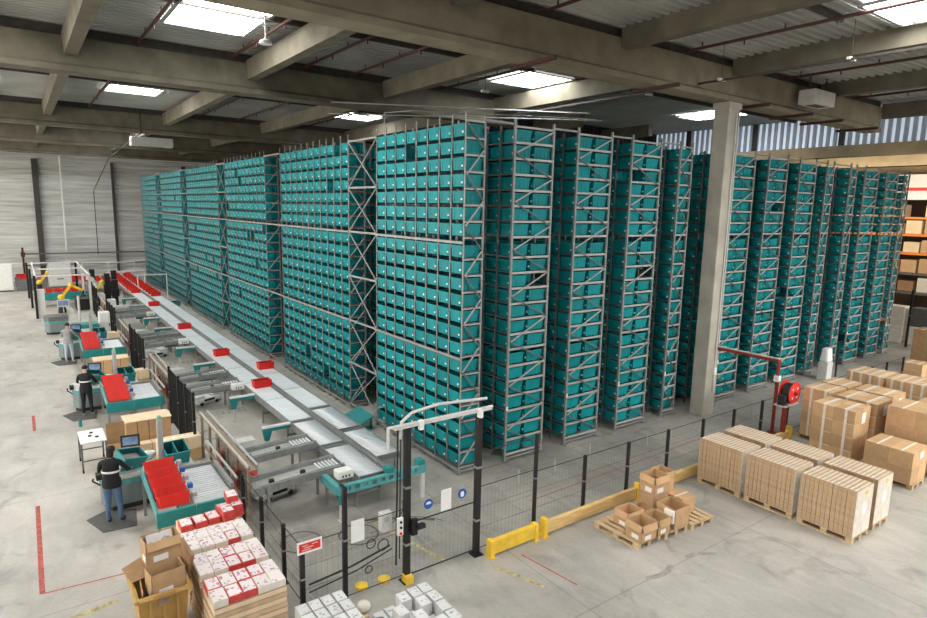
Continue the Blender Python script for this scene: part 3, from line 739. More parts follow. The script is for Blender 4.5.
# strapped carton stacks to the right
def stack(x0, x1, y0, y1, h, nx, ny, nz, text, straps=True, label=True, m='cardboard', ptext=None):
    x, y = (x0+x1)/2, (y0+y1)/2
    pallet(x, y, PI/2, ptext or ('wooden pallet beneath the ' + text))
    t = thing('carton_stack', text, 'load', (x,y,.146), 0, 'strapped carton stacks')
    W, D, H = x1-x0, y1-y0, h-.146
    cx, cy, cz = W/nx, D/ny, H/nz
    me = MB().box((-cx/2+.003,-cy/2+.003,0),(cx/2-.003,cy/2-.003,cz-.003)).box((-cx/2+.003,-.03,cz-.003),(cx/2-.003,.03,cz-.002),1).mesh('carton',[m,'tape'])
    for a in range(nx):
        for b in range(ny):
            for k in range(nz):
                if 0 < a < nx-1 and 0 < b < ny-1 and k < nz-1: continue
                put('carton', me, t, 0, False, (-W/2+cx*(a+.5), -D/2+cy*(b+.5), cz*k))
    if straps:
        for b in range(ny):
            yy = -D/2 + cy*(b+.42)
            MB().box((-W/2-.006,yy-.035,0),(-W/2,yy+.035,H)).box((-W/2-.006,yy-.035,H),(W/2,yy+.035,H+.004)).build('strap','film',t)
            l = MB()
            for k in range(nz): l.box((-W/2-.004,yy-.25,cz*(k+.97)),(-W/2,yy,cz*(k+1)))
            l.build('film_edge','film',t)
    if label: MB().box((-.05,-D/2-.006,H*.72),(.2,-D/2-.001,H*.92)).build('label','paper',t)
    return t
stack(9.45,10.45,-5.8,-4.65,1.72,2,2,4,'tall strapped carton stack with a white label, nearest the hose reel')
stack(10.75,11.85,-5.85,-4.7,1.72,2,2,4,'tall strapped carton stack behind the labelled stack')
stack(12.0,13.0,-5.8,-4.7,1.72,2,2,4,'tall strapped carton stack, third in line from the labelled one')
stack(10.85,11.85,-4.55,-3.72,1.72,2,2,4,'tall strapped carton stack beside the hose reel along the fence')
stack(12.0,13.0,-4.55,-3.72,1.72,2,2,4,'tall strapped carton stack along the fence past the hose reel')
for i, y1 in enumerate((-3.62,-4.85,-6.1,-7.35)):
    stack(14.1,15.3,y1-1.15,y1,1.78,2,4,4,'wide four-file carton stack in the back line, %s from the fence' % ORD[i+1])
stack(9.35,10.4,-7.3,-6.15,1.03,2,2,2,'half-height carton stack with wrapped end, beside the wrapped tan loads', False, True)
stack(10.75,11.95,-7.55,-6.1,1.78,2,2,3,'big plain carton stack at the picture edge', False, False)
stack(12.2,13.4,-7.5,-6.2,1.6,2,2,3,'plain carton stack behind the big plain one', False, False)
stack(25.0,26.2,-3.2,-2.0,1.9,2,2,5,'dark brown carton stack by the far end of the fence', False, False, 'cardboard_dark')
stack(22.5,23.4,-3.3,-2.5,.75,2,2,2,'low carton stack near the far end of the fence', False, False)
# empty pallets and open cartons by the yellow rail
pallet(1.4,-4.55,PI/2+.03,'wooden pallet under open cartons, nearest the gate')
pallet(2.28,-4.62,PI/2-.02,'wooden pallet under open cartons, middle of three')
pallet(3.14,-4.72,PI/2-.05,'mostly bare wooden pallet nearest the wrapped loads')
Z = .146
open_carton_(.42,.44,.36,(1.32,-4.98,Z),-.05,'open empty carton on the front corner of the gate-side pallet',(1,1,1,1))
open_carton_(.44,.4,.34,(1.55,-4.45,Z),-.05,'open empty carton behind the front-corner one on gate-side pallet',(1,1,0,1))
open_carton_(.36,.42,.34,(1.82,-5.0,Z),-.04,'open carton with torn flaps in the middle of the pallet group',(1,.4,1,1))
open_carton_(.46,.5,.44,(2.42,-4.98,Z),-.03,'wide open carton with white sheet on the middle pallet',(0,1,1,0),label=False)
open_carton_(.46,.42,.5,(2.45,-4.42,Z),-.05,'lower open carton of the two-high pile by the rail',(0,0,0,0),label=False)
open_carton_(.44,.42,.4,(2.45,-4.42,Z+.535),-.05,'upper open carton of the two-high pile by the rail',(1,1,1,1))
open_carton_(.34,.4,.86,(2.9,-4.3,Z),-.05,'taller open carton behind the two-high pile',(0,1,1,1), label=False)
carton(.46,.44,.4,'cardboard',True,None,(3.1,-4.72,Z),-.05,'closed carton on the mostly bare pallet')
open_carton(.36,.34,.3,(2.02,-4.48,Z),.2,'small open carton between the pile and the gate side',(1,1,1,1),label=False)
tag(MB().box((2.1,-5.22,.3),(2.17,-4.98,.58)).build('paper_sheet','paper'), 'white sheet of paper leaning against the wide open carton', 'paper')
# red and white printed packs in the near left
def packs_mesh(w,d,h):
    a = MB().box((-w/2,-d/2,0),(w/2,d/2,h),0); a.box((-w*.46,-d*.44,h),(w*.46,d*.44,h+.001),1)
    return a
PW, PD, PH = .223, .345, .12
me_pw = packs_mesh(PW,PD,PH).mesh('pack',['film','pack_white']); me_pr = MB().box((-PW/2,-PD/2,0),(PW/2,PD/2,PH),0).box((-PW*.43,-PD*.44,PH),(PW*.43,PD*.44,PH+.001),1).mesh('pack',['pack_side','pack_white'])
def pack_pallet(yc, zt, nm, redset, skew=0.):
    pallet(-6.57, yc, 0, 'wooden pallet under %s' % nm)
    nl = 8; lh = (zt-PH-.146)/nl
    for k in range(nl):
        t = MB()
        t.box((-.575,-.37,0),(.575,.37,lh*.8),0); t.box((-.565,-.36,lh*.8),(.565,.36,lh-.006),1)
        o = t.build('tray_layer',['cardboard_pale' if k % 2 else 'tray_tan','tray_gap']); o.location = (-6.57+random.uniform(-.015,.015), yc+random.uniform(-.015,.01), .146+lh*k)
        tag(o, 'tan tray layer of %s, %s layer from the pallet' % (nm, ORD[k+1]), 'tray', 'tray layers')
    for r in range(2):
        for k in range(5):
            red = (r,k) in redset
            o = put('printed_pack', me_pr if red else me_pw, None, .006, False, (-6.57-.46+.23*k+skew*r, yc-.18+.36*r, zt-PH+.001), (0,0,random.uniform(-.03,.03)))
            tag(o, '%s printed pack, %s, %s row, %s from bin' % ('red edged' if red else 'white', nm.replace('the ',''), 'front' if r == 0 else 'back', ORD[k+1]), 'pack', 'printed packs')
pack_pallet(-3.15, 1.0, 'the printed pack pile nearest the camera', {(1,0),(1,2),(1,3),(0,1),(0,2)})
pack_pallet(-2.3, 1.0, 'the second printed pack pile', {(1,2),(0,2),(0,3)})
pack_pallet(-1.42, 1.0, 'the third printed pack pile', {(0,3)}, .0)
pallet(-6.5,-.55,0,'wooden pallet under the loose red and white packs')
nl = 6
for k in range(nl):
    o = MB().box((-.55,-.34,0),(.55,.34,.115),0).build('tray_layer','cardboard_pale'); o.location = (-6.5,-.55,.146+.12*k)
    tag(o, 'tan tray layer under the loose packs, %s from the pallet' % ORD[k+1], 'tray', 'tray layers')
i = 0
for (x,y,z,red) in ((-6.95,-.62,0,1),(-6.7,-.62,0,1),(-6.45,-.6,0,1),(-6.2,-.72,0,1),(-6.2,-.72,.125,1),(-6.18,-.38,0,1),(-5.98,-.55,0,1),(-5.98,-.55,.125,1),(-6.02,-.38,.25,1)):
    i += 1
    tag(put('printed_pack', me_pr, None, .006, False, (x,y,.87+z),(0,0,random.uniform(-.1,.1))), 'red edged loose pack on the pile by the roller table, %s from the bin' % ORD[i], 'pack', 'printed packs')
# yellow wheeled bin with scrap cartons
bn = thing('waste_bin', 'ochre yellow wheeled bin overfilled with scrap cartons', 'bin', (-7.72,-2.3,0))
b = MB(); wx, wy = .74, .95
b.add([(-.31,-.38,.12),(.31,-.38,.12),(.31,.38,.12),(-.31,.38,.12),(-.37,-.47,.96),(.37,-.47,.96),(.37,.47,.96),(-.37,.47,.96),
       (-.34,-.44,.96),(.34,-.44,.96),(.34,.44,.96),(-.34,.44,.96),(-.29,-.36,.16),(.29,-.36,.16),(.29,.36,.16),(-.29,.36,.16)],
      [(0,1,5,4),(1,2,6,5),(2,3,7,6),(3,0,4,7),(3,2,1,0),(4,5,9,8),(5,6,10,9),(6,7,11,10),(7,4,8,11),(9,13,12,8),(10,14,13,9),(11,15,14,10),(8,12,15,11),(12,13,14,15)],
      0)
for x in (-.2,0,.2): b.box((x-.02,-.47,.3),(x+.02,-.42,.9))
b.build('body','yellow_bin',bn)
rm = MB().box((-.42,-.53,.93),(.42,-.46,1.0)).box((-.42,.46,.93),(.42,.53,1.0)).box((-.42,-.5,.93),(-.36,.5,1.0)).box((.36,-.5,.93),(.42,.5,1.0))
rm.build('rim','yellow_bin',bn,.012)
MB().box((-.08,-.49,.78),(.08,-.472,.92)).build('lock_plate','frame_brown',bn)
for x in (-.26,.26): MB().box((x-.1,-.56,.95),(x+.1,-.52,.99)).build('handle','yellow_bin',bn,.01)
for x in (-.24,.24):
    for y in (-.3,.3): MB().lathe([(.1,-.025),(.1,.025)],16,0,'x',(x,y,.1)).build('wheel','rubber',bn)
open_carton(.52,.34,.42,(-7.64,-2.5,.84),.14,'lower scrap carton sticking out of the yellow bin',(0,0,0,0))
open_carton(.54,.34,.40,(-7.62,-2.1,1.22),.1,'upper scrap carton with white print standing in the yellow bin',(1,0,0,0))
tag(MB().box((-.2,-.003,-.1),(.2,.003,.11)).build('printed_sheet','white_print'), 'white printed sheet inside the upper scrap carton', 'paper')
o = bpy.data.objects['printed_sheet']; o.location = (-7.62,-2.02,1.52); o.rotation_euler = (-.5,0,.1)
cr = MB().prism([(-.24,-.2),(.1,-.26),(.24,.05),(.12,.26),(-.2,.22)],-.008,.008)
o = cr.build('scrap_cardboard','cardboard_dark'); o.location = (-7.93,-2.0,1.06); o.rotation_euler = (.15,-.12,.3); tag(o,'torn brown cardboard piece lying on the yellow bin','cardboard')
o = MB().box((-.26,-.007,-.3),(.26,.007,.3)).build('scrap_cardboard','cardboard'); o.location = (-8.0,-2.45,.72); o.rotation_euler = (.04,.05,1.5); tag(o,'flat cardboard sheet standing against the inner bin side','cardboard')
o = MB().box((-.03,-.3,-.45),(.03,.3,.3)).build('scrap_cardboard','cardboard_dark'); o.location = (-7.24,-1.9,.9); o.rotation_euler = (.1,.18,.1); tag(o,'dark folded cardboard wedged between bin and printed packs','cardboard')
# small white boxes at the bottom
me_wb = MB().box((-.092,-.128,0),(.092,.128,.2),0).box((-.06,-.09,.2),(.06,.09,.201),1).mesh('box',['white_box','white_print'])
pallet(-5.5,-4.27,PI/2,'wooden pallet under the neat white boxes'); pallet(-4.29,-4.72,0,'wooden pallet under the jumbled white boxes, nearer the gate'); pallet(-4.29,-5.56,0,'wooden pallet under the jumbled white boxes, farther from the gate')
n = 0
for k in range(2):
    for r in range(4):
        for c_ in range(4):
            n += 1
            o = put('small_box', me_wb, None, .004, False, (-5.83+.215*c_, -3.8-.29*r, .146+.205*k), (0,0,random.uniform(-.04,.04)))
            tag(o, 'small white box, neat pile, %s layer, %s row from fence, %s from sign' % (['lower','upper'][k], ORD[r+1], ORD[c_+1]), 'box', 'small white boxes')
for r in range(5):
    for c_ in range(5):
        tall = [[0,0,1,1,1],[0,1,0,1,1],[1,0,1,0,1],[0,1,1,1,1],[0,0,0,0,0]][r][c_]
        for k in range(1+tall):
            o = put('small_box', me_wb, None, .004, False, (-4.74+.225*c_+random.uniform(-.015,.015), -4.42-.29*r+random.uniform(-.015,.015), .146+.205*k), (0,0,random.uniform(-.05,.05)))
            tag(o, 'small white box, jumbled pile, %s layer, %s row from fence, %s from gate' % (['lower','upper'][k], ORD[r+1], ORD[5-c_]), 'box', 'small white boxes')
tag(MB().ball((-4.86,-4.05,.36),(.13,.13,.11),12,8).build('wrapped_bundle','film',None,0,True), 'round white wrapped bundle between the two white box piles', 'bundle')
tag(MB().box((-4.93,-4.2,0),(-4.83,-3.9,.26)).build('support_block','cardboard_pale'), 'tan block under the wrapped bundle', 'block')
tag(MB().path([(-4.88,-4.4,.3),(-4.8,-4.6,.42),(-4.84,-4.8,.33),(-4.78,-5.0,.42),(-4.86,-5.2,.3)],.05,7).build('crumpled_film','galv_dark',None,0,True), 'crumpled dark film between the two white box piles', 'film')

# ------------------------------------------------------------------ main conveyor
LANES = [('outer',-3.12,-2.40,-.35),('inner',-2.22,-1.5,.5)]
ZC = .8
me_roll = MB().tube((0,-.0,0),(.66,0,0),.042,10).mesh('roller','roller')
for ln, x0, x1, ystart in LANES:
    y = ystart; i = 0
    while y < 49:
        L = 2.3; i += 1
        nm = '%s conveyor lane section beside the racks, %s from the near end' % (ln, ORD[i] if i < 23 else 'last')
        t = thing('conveyor_section', nm, 'conveyor', (x0,y,0), 0, 'main conveyor sections')
        W = x1-x0
        MB().box((0,0,ZC-.16),(.03,L-.03,ZC+.04)).build('side_rail','galv' ,t); MB().box((W-.03,0,ZC-.16),(W,L-.03,ZC+.04)).build('side_rail','galv',t)
        if i <= 2:
            MB().box((.03,.06,ZC-.12),(W-.03,L-.22,ZC-.09)).build('dark_backing','galv_dark',t)  # dark sheet added so the gaps between rollers look shaded
            for k in range(16): put('roller', me_roll, t, 0, True, (.03,.12+.125*k,ZC))
            MB().box((.03,0,ZC-.1),(W-.03,.06,ZC+.035)).build('transfer_plate','galv_dark',t); MB().box((.03,L-.22,ZC-.1),(W-.03,L-.05,ZC+.03)).build('transfer_plate','galv_dark',t)
        else:
            MB().box((.03,.02,ZC-.04),(W-.03,L-.06,ZC+.03)).build('belt','belt',t)
            MB().box((.03,L-.06,ZC-.05),(W-.03,L,ZC+.02)).build('transfer_plate','belt_grey',t)
        for yy in (.2,):
            for xx in (.02, W-.06): MB().box((xx,yy,0),(xx+.04,yy+.06,ZC-.16)).build('leg','galv',t)
            MB().box((.02,yy,.3),(W-.02,yy+.05,.35)).build('cross_member','galv',t)
        y += L
# gap covers between lanes
tag(MB().box((-2.36,-.3,.74),(-2.26,49,.86)).box((-2.345,-.3,.86),(-2.335,49,.9)).box((-2.285,-.3,.86),(-2.275,49,.9)).build('cable_tray','galv'), 'long grey cable tray between the two conveyor lanes', 'tray')
t = thing('end_frame', 'teal slotted end frame across both conveyor lanes near the gate', 'frame', (0,-.56,0))
b = MB().box((-3.75,-.06,.66),(-1.42,.06,.72)).box((-3.75,-.06,.82),(-1.42,.06,.86)).box((-3.75,-.055,.72),(-3.5,.055,.82)).box((-1.6,-.055,.72),(-1.42,.055,.82))
for k in range(9): b.box((-3.45+.22*k,-.055,.72),(-3.35+.22*k,.055,.82))
b.build('beam','teal_light',t)
MB().box((-3.72,-.05,.42),(-3.6,.05,.86)).build('leg','teal_paint',t); MB().box((-3.7,-.03,0),(-3.62,.03,.42)).box((-3.74,-.08,0),(-3.58,.08,.02)).build('leg','grey_light',t)
MB().box((-1.56,-.05,0),(-1.46,.05,.66)).build('leg','grey_light',t)
MB().box((-3.75,.06,.6),(-3.62,1.0,.8)).build('side_beam','teal_light',t)
MB().box((-2.5,-.02,.86),(-2.3,.2,.98)).box((-1.62,-.02,.86),(-1.44,.2,.98)).build('end_stop','teal_paint',t,.01)
MB().path([(-3.6,.0,.55),(-3.5,.5,.35),(-3.3,.9,.3)],.05,8).build('cable_chain','hose_black',t)
def motor_box(x, y, text):
    t = thing('drive_unit', text, 'motor', (x,y,.84), 0, 'white drive units')
    MB().box((-.2,-.14,0),(.2,.14,.2)).build('housing','white_paint',t,.03)
    s = MB()
    for k in range(3): s.box((-.1+.08*k,-.145,.05),(-.06+.08*k,-.139,.1))
    s.build('vent_slot','rubber',t)
motor_box(-3.4,-.12,'white drive unit on the near corner of the teal end frame')
# spur conveyors
def spur(y, k, which):
    t = thing('spur_conveyor', 'grey spur conveyor crossing to the %s workstation, %s of its pair' % (DEPTH[k], which), 'conveyor', (-5.35,y,0), 0, 'spur conveyors')
    def zc(x): return .72 + .1*math.sin(min(1,max(0,x/2.2))*PI/2)
    xs_ = np.linspace(0,2.2,9)
    for yy, nm in ((0,'side_rail'),(.62,'side_rail')):
        m = MB()
        for a, b in zip(xs_, xs_[1:]): m.bar((a,yy,zc(a)),(b+.02,yy,zc(b)),.03,.17)
        for a, b in zip(xs_, xs_[1:]): m.tube((a,yy,zc(a)+.12),(b,yy,zc(b)+.12),.018,6)
        m.build(nm,'galv',t)
    m = MB()
    for a, b in zip(xs_[:6], xs_[1:7]): m.add([(a,.02,zc(a)),(b,.02,zc(b)),(b,.6,zc(b)),(a,.6,zc(a))],[(0,1,2,3)])
    m.build('belt','belt_grey',t)
    for j in range(6):
        x = 1.68+.09*j; MB().tube((x,.03,zc(x)+.02),(x,.59,zc(x)+.02),.026,10).build('roller','belt',t)
    for x in (.35,1.75):
        for yy in (.02,.6): MB().box((x-.03,yy-.03,0),(x+.03,yy+.03,zc(x)-.05)).build('leg','galv',t)
    for x in (.5,1.25):
        MB().box((x-.05,.2,zc(x)+.01),(x+.05,.3,zc(x)+.1)).build('guide','hose_black',t)
    MB().box((1.3,.62,.5),(1.9,.68,.64)).build('drive_cover','teal_paint',t)
for k in range(4):
    b = 8.35*k
    spur(.38+b, k, 'lower'); spur(2.1+b, k, 'upper')
    if k: motor_box(-3.45, b-.1, 'white drive unit beside the spur pair of the %s workstation' % DEPTH[k])
    for j, yy in enumerate((4.05, 7.35)):
        t = thing('cantilever_bracket', 'teal cantilever bracket on the outer conveyor, %s past the %s spur pair' % (ORD[j+1], DEPTH[k]), 'bracket', (-3.16,b+yy,0), 0, 'teal brackets')
        MB().box((-.8,-.06,.82),(0,.06,.87)).build('top_plate','white_paint',t); MB().box((-.8,-.05,.72),(0,.05,.82)).build('arm','teal_paint',t)
        MB().add([(-.8,-.05,.72),(-.54,-.05,.72),(-.62,-.05,.45),(-.74,-.05,.45),(-.8,.05,.72),(-.54,.05,.72),(-.62,.05,.45),(-.74,.05,.45)],[(3,2,1,0),(4,5,6,7),(0,1,5,4),(1,2,6,5),(2,3,7,6),(3,0,4,7)]).build('gusset','teal_paint',t)
        MB().box((-.71,-.03,0),(-.65,.03,.45)).build('leg','grey_light',t)
    t = thing('bin_chute', 'teal sheet chute on the floor behind the guard of the %s workstation' % DEPTH[k], 'chute', (-5.0,b+3.5,0), .1, 'teal chutes')
    MB().add([(-.3,-.3,.5),(.3,-.3,.2),(.3,.3,.2),(-.3,.3,.5),(-.3,-.3,.55),(.3,-.3,.25),(.3,.3,.25),(-.3,.3,.55)],[(3,2,1,0),(4,5,6,7),(0,1,5,4),(1,2,6,5),(2,3,7,6),(3,0,4,7)]).build('sheet','teal_light',t)
    for x in (-.25,.25): MB().box((x-.03,-.2,0),(x+.03,.2,.24 if x>0 else .5)).build('leg','galv',t)
    t = thing('red_chute', 'faded red tilted tray behind the guard of the %s workstation' % DEPTH[k], 'tray', (-5.1,b+1.6,.55), 0, 'red trays')
    MB().add([(-.2,-.35,.35),(.2,-.35,.1),(.2,.35,.1),(-.2,.35,.35),(-.2,-.35,.4),(.2,-.35,.15),(.2,.35,.15),(-.2,.35,.4)],[(3,2,1,0),(4,5,6,7),(0,1,5,4),(1,2,6,5),(2,3,7,6),(3,0,4,7)]).build('tray','red_plastic',t)
    MB().box((-.05,-.05,-.55),(.05,.05,.24)).build('leg','galv',t)
    t = thing('control_cabinet', 'pale grey control cabinet behind the guard past the %s workstation' % DEPTH[k], 'cabinet', (-4.75,b+2.95+.0,0), 0, 'floor cabinets')
    MB().box((-.22,-.18,.05),(.22,.18,1.05)).build('housing','grey_light',t,.015); MB().box((-.18,-.186,.15),(.18,-.181,.95)).build('door','grey_light',t); MB().box((.12,-.2,.5),(.15,-.186,.62)).build('handle','rubber',t)
# white floor robots
def robot(x, y, rz, text):
    t = thing('floor_robot', text, 'robot', (x,y,0), rz, 'floor robots')
    b = MB().prism([(-.5,-.2),(-.4,-.32),(.4,-.32),(.5,-.2),(.5,.2),(.4,.32),(-.4,.32),(-.5,.2)],.07,.26); b.build('body','white_paint',t,.04)
    MB().box((-.48,-.26,.26),(-.12,.26,.36)).box((.12,-.26,.26),(.48,.26,.36)).build('deck','white_paint',t,.05)
    MB().box((-.2,-.325,.14),(.2,-.318,.22)).build('slot','rubber',t)
    MB().box((-.48,-.3,.03),(.48,.3,.075)).build('bumper','grey_paint',t)
    for xx in (-.3,.3):
        for yy in (-.3,.3): MB().lathe([(.07,-.02),(.07,.02)],14,0,'y',(xx,yy,.07)).build('wheel','rubber',t)
    return t
robot(-4.15,10.0,.35,'white floor robot parked on the open floor beside a spur pair')
robot(-4.5,1.6,.2,'white floor robot half hidden between the nearest spur conveyors')
robot(-4.4,18.2,.3,'white floor robot parked near the third spur pair')
robot(-2.1,-1.7,1.2,'white floor robot near the conveyor end frame') if False else None
# red totes on the conveyor
me_red = tote_mb(.6,.4,.25,True,False,False).mesh('red_tote',['red_plastic','red_inner','tote_label'])
def red(x, y, z, rz, text, grp='red totes', rot=None):
    o = put('red_tote', me_red, None, 0, False, (x,y,z), rot or (0,0,rz)); return tag(o, text, 'tote', grp)
for i, (x,y,l) in enumerate(((-2.66,8.15,'outer'),(-1.76,10.5,'inner'),(-2.62,13.5,'outer'),(-2.68,20.2,'outer'),(-2.7,28.5,'outer'))):
    red(x, y, ZC+.03, 0, 'lone red tote on the %s conveyor lane, %s from the near end' % (l, ORD[i+1]), 'red totes')
n = 0
for i in range(14):
    for x in (-2.75,-1.86):
        if random.random() < .2 and i < 2: continue
        n += 1; red(x+random.uniform(-.03,.03), 33.0+1.05*i+random.uniform(-.1,.1), ZC+.03, 0, 'red tote in the far queue, %s row, %s conveyor lane' % (ORD[i+1], 'outer' if x < -2 else 'inner'))
for i in range(5):
    for j in range(2):
        red(-3.6-.75*i, 43.5+1.2*j, ZC+.04, 0, 'red tote in the cross line by the far wall, %s from racks, %s file' % (ORD[i+1], ['front','rear'][j]))
t = thing('cross_conveyor', 'grey cross conveyor carrying red totes before the far wall', 'conveyor', (-7.4,44.1,0))
MB().box((0,-1.1,ZC-.12),(4.2,1.1,ZC+.03)).build('belt','belt_grey',t)
for x in (.2,2.,4.):
    for y in (-1.,1.): MB().box((x-.04,y-.04,0),(x+.04,y+.04,ZC-.12)).build('leg','galv',t)
for i, (x, y, w_, h) in enumerate(((-4.2,45.2,1.9,2.1),(-2.4,45,2.,2.1),(-2.6,38.6,1.9,2.0),(-1.5,36.2,1.9,1.9))):
    t = thing('portal_frame', 'white portal frame over the far conveyors, %s from the far wall' % ORD[i+1], 'frame', (x,y,0), 0, 'white portals')
    for s in (-1,1): MB().box((s*w_/2-.03,-.03,0),(s*w_/2+.03,.03,h)).build('leg','white_paint',t)
    MB().box((-w_/2-.03,-.03,h),(w_/2+.03,.03,h+.06)).build('beam','white_paint',t)
tag(put('tote', tote_mb().mesh('tote',['teal_light','teal_inner','tote_label']), None, 0, False, (-1.15,30.6,.4),(0,0,.3)), 'single teal tote standing beside the far conveyor', 'tote')
tag(MB().box((-1.4,30.3,0),(-.9,30.95,.4)).build('tote_stand','grey_light'), 'pale grey stand under the single teal tote', 'stand')
t = thing('floor_ramp', 'tilted teal deflector plate at the rack gap beside the conveyor', 'plate', (-.62,4.9,0))
MB().add([(-.4,-.6,.12),(.32,-.6,.42),(.32,.55,.42),(-.4,.55,.12),(-.4,-.6,.16),(.32,-.6,.46),(.32,.55,.46),(-.4,.55,.16)],[(3,2,1,0),(4,5,6,7),(0,1,5,4),(1,2,6,5),(2,3,7,6),(3,0,4,7)]).build('plate','teal_paint',t)
for y in (-.5,.45): MB().box((-.38,y-.03,0),(.3,y+.03,.13)).box((.22,y-.03,0),(.3,y+.03,.42)).build('support','teal_paint',t)
#CUT4
# ------------------------------------------------------------------ people
def person(loc, rz, label, mats, hands, hair=True, stripe=False, sc=1., head_tilt=.05, feet=((-.11,.0),(.12,.05))):
    """standing figure facing +Y; hands = ((x,y,z) left, right) wrist targets; one skinned body mesh"""
    V = []; E = []; R = []
    def v(p, r, par=None):
        V.append(Vector(p)); R.append(r if isinstance(r, tuple) else (r, r))
        if par is not None: E.append((par, len(V)-1))
        return len(V)-1
    pel = v((0,0,.95),(.165,.125)); sp = v((0,-.01,1.12),(.16,.118),pel); ch = v((0,0,1.30),(.19,.13),sp)
    up = v((0,.0,1.42),(.13,.085),ch); nk = v((0,.01,1.50),.056,up); hb = v((0,.03,1.565),(.07,.078),nk); hm = v((0,.03+head_tilt,1.645),(.078,.095),hb); ht = v((0,.02+head_tilt,1.715),(.058,.07),hm)
    palms = []
    for i, sx in enumerate((-1,1)):
        hip = v((sx*.095,0,.88),(.095,.10),pel)
        fx, fy = feet[i]
        kn = v((sx*.1+ (fx-sx*.1)*.5, .03+fy*.5,.50),.068,hip); cf = v((fx,fy-.01,.34),.058,kn); an = v((fx,fy,.10),.042,cf)
        to = v((fx*1.1,fy+.10,.045),(.045,.034),an); v((fx*1.15,fy+.19,.038),(.036,.026),to)
        sh = v((sx*.185,0,1.405),.062,up)
        w = Vector(hands[i]); s0 = V[sh]; d = w - s0; mid = s0 + d*.52
        need = max(0, .29**2 - (d.length*.5)**2)**.5
        el = mid + Vector((sx*.55,-.35,-.75)).normalized()*need
        e = v(el,.044,sh); f2 = v(el.lerp(w,.5),.039,e); wr = v(w,.027,f2)
        fd = (w-el).normalized(); fd = (fd + Vector((0,.2,-.25))).normalized()
        side = fd.cross(Vector((0,0,1))).normalized()
        pa = v(w+fd*.055,(.036,.020),wr); palms.append((w, w+fd*.1))
        for q, (o, ln) in enumerate(((-.03,.065),(-.01,.078),(.011,.074),(.03,.056))):
            k1 = v(w+fd*.095+side*o,.0095,pa); dn = (fd+Vector((0,0,-.5))).normalized()
            k2 = v(V[k1]+dn*ln*.5,.0085,k1); v(V[k2]+(dn+Vector((0,-.2,-.5))).normalized()*ln*.5,.007,k2)
        th = v(w+fd*.035-side*sx*.04+Vector((0,0,-.004)),.011,pa); v(V[th]+(fd*.7-side*sx*.35).normalized()*.045,.009,th)
    me = bpy.data.meshes.new('body'); me.from_pydata([tuple(p) for p in V], E, [])
    o = bpy.data.objects.new('person_src', me); C.objects.link(o)
    sk = o.modifiers.new('skin','SKIN'); sk.use_smooth_shade = True
    sub = o.modifiers.new('sub','SUBSURF'); sub.levels = 2; sub.render_levels = 2
    if not me.skin_vertices: me.skin_vertices.new()
    for i, r in enumerate(R):
        sv = me.skin_vertices[0].data[i]; sv.radius = r; sv.use_root = (i == 0); sv.use_loose = False
    dg = bpy.context.evaluated_depsgraph_get(); ev = o.evaluated_get(dg)
    nm = bpy.data.meshes.new_from_object(ev); bpy.data.objects.remove(o)
    for k in mats: nm.materials.append(M[k])        # top, trousers, skin, shoes
    for p in nm.polygons:
        c_ = p.center; p.use_smooth = True
        mi = 0
        if c_.z > 1.505: mi = 2
        elif c_.z < .105: mi = 3
        elif c_.z < .93 and abs(c_.x) < .26 and c_.y < .2: mi = 1
        for w, e in palms:
            if (c_-e).length < .14 and (c_-w).dot(e-w) > -.002: mi = 2
        p.material_index = mi
    b = put('person', nm); b.location = loc; b.rotation_euler = (0,0,rz); b.scale = (sc,sc,sc); tag(b, label, 'person', 'workers at the stations')
    hy = .03 + head_tilt
    h = MB().ball((0,hy-.018,1.672),(.09,.1,.082),18,12); h.add([],[])
    h.v = [(x, y, max(z, 1.64 if y > hy+.045 else 1.555)) for x,y,z in h.v]
    if hair == 'long': h.ball((0,hy-.075,1.58),(.075,.055,.12),14,8)
    h.build('hair','hair',b,0,True)
    MB().ball((0,hy+.098,1.632),(.014,.022,.026),8,6).build('nose',mats[2],b,0,True)
    for s in (-1,1):
        MB().ball((s*.032,hy+.082,1.655),(.013,.008,.008),8,6).build('eye','rubber',b,0,True)
        MB().ball((s*.083,hy,1.64),(.013,.022,.033),8,6).build('ear',mats[2],b,0,True)
    MB().ball((0,hy+.084,1.598),(.026,.009,.007),8,6).build('mouth','red_inner',b,0,True)
    if stripe:
        # band around the jacket
        st = MB(); st.lathe([(1.02,1.20),(1.02,1.245)],28,0,'z'); st.v = [(x*.182, y*.138-.006, z) for x,y,z in st.v]
        st.f = st.f[:-2]; st.m = st.m[:-2]
        st.build('reflective_band','reflective',b,0,True)
    jk = MB().lathe([(1.02,.86),(1.08,.93),(1.0,1.04)],24,0,'z'); jk.v = [(x*.178,y*.142,z) for x,y,z in jk.v]; jk.f = jk.f[:-2]; jk.m = jk.m[:-2]
    jk.build('jacket_hem',mats[0],b,0,True)
    return b
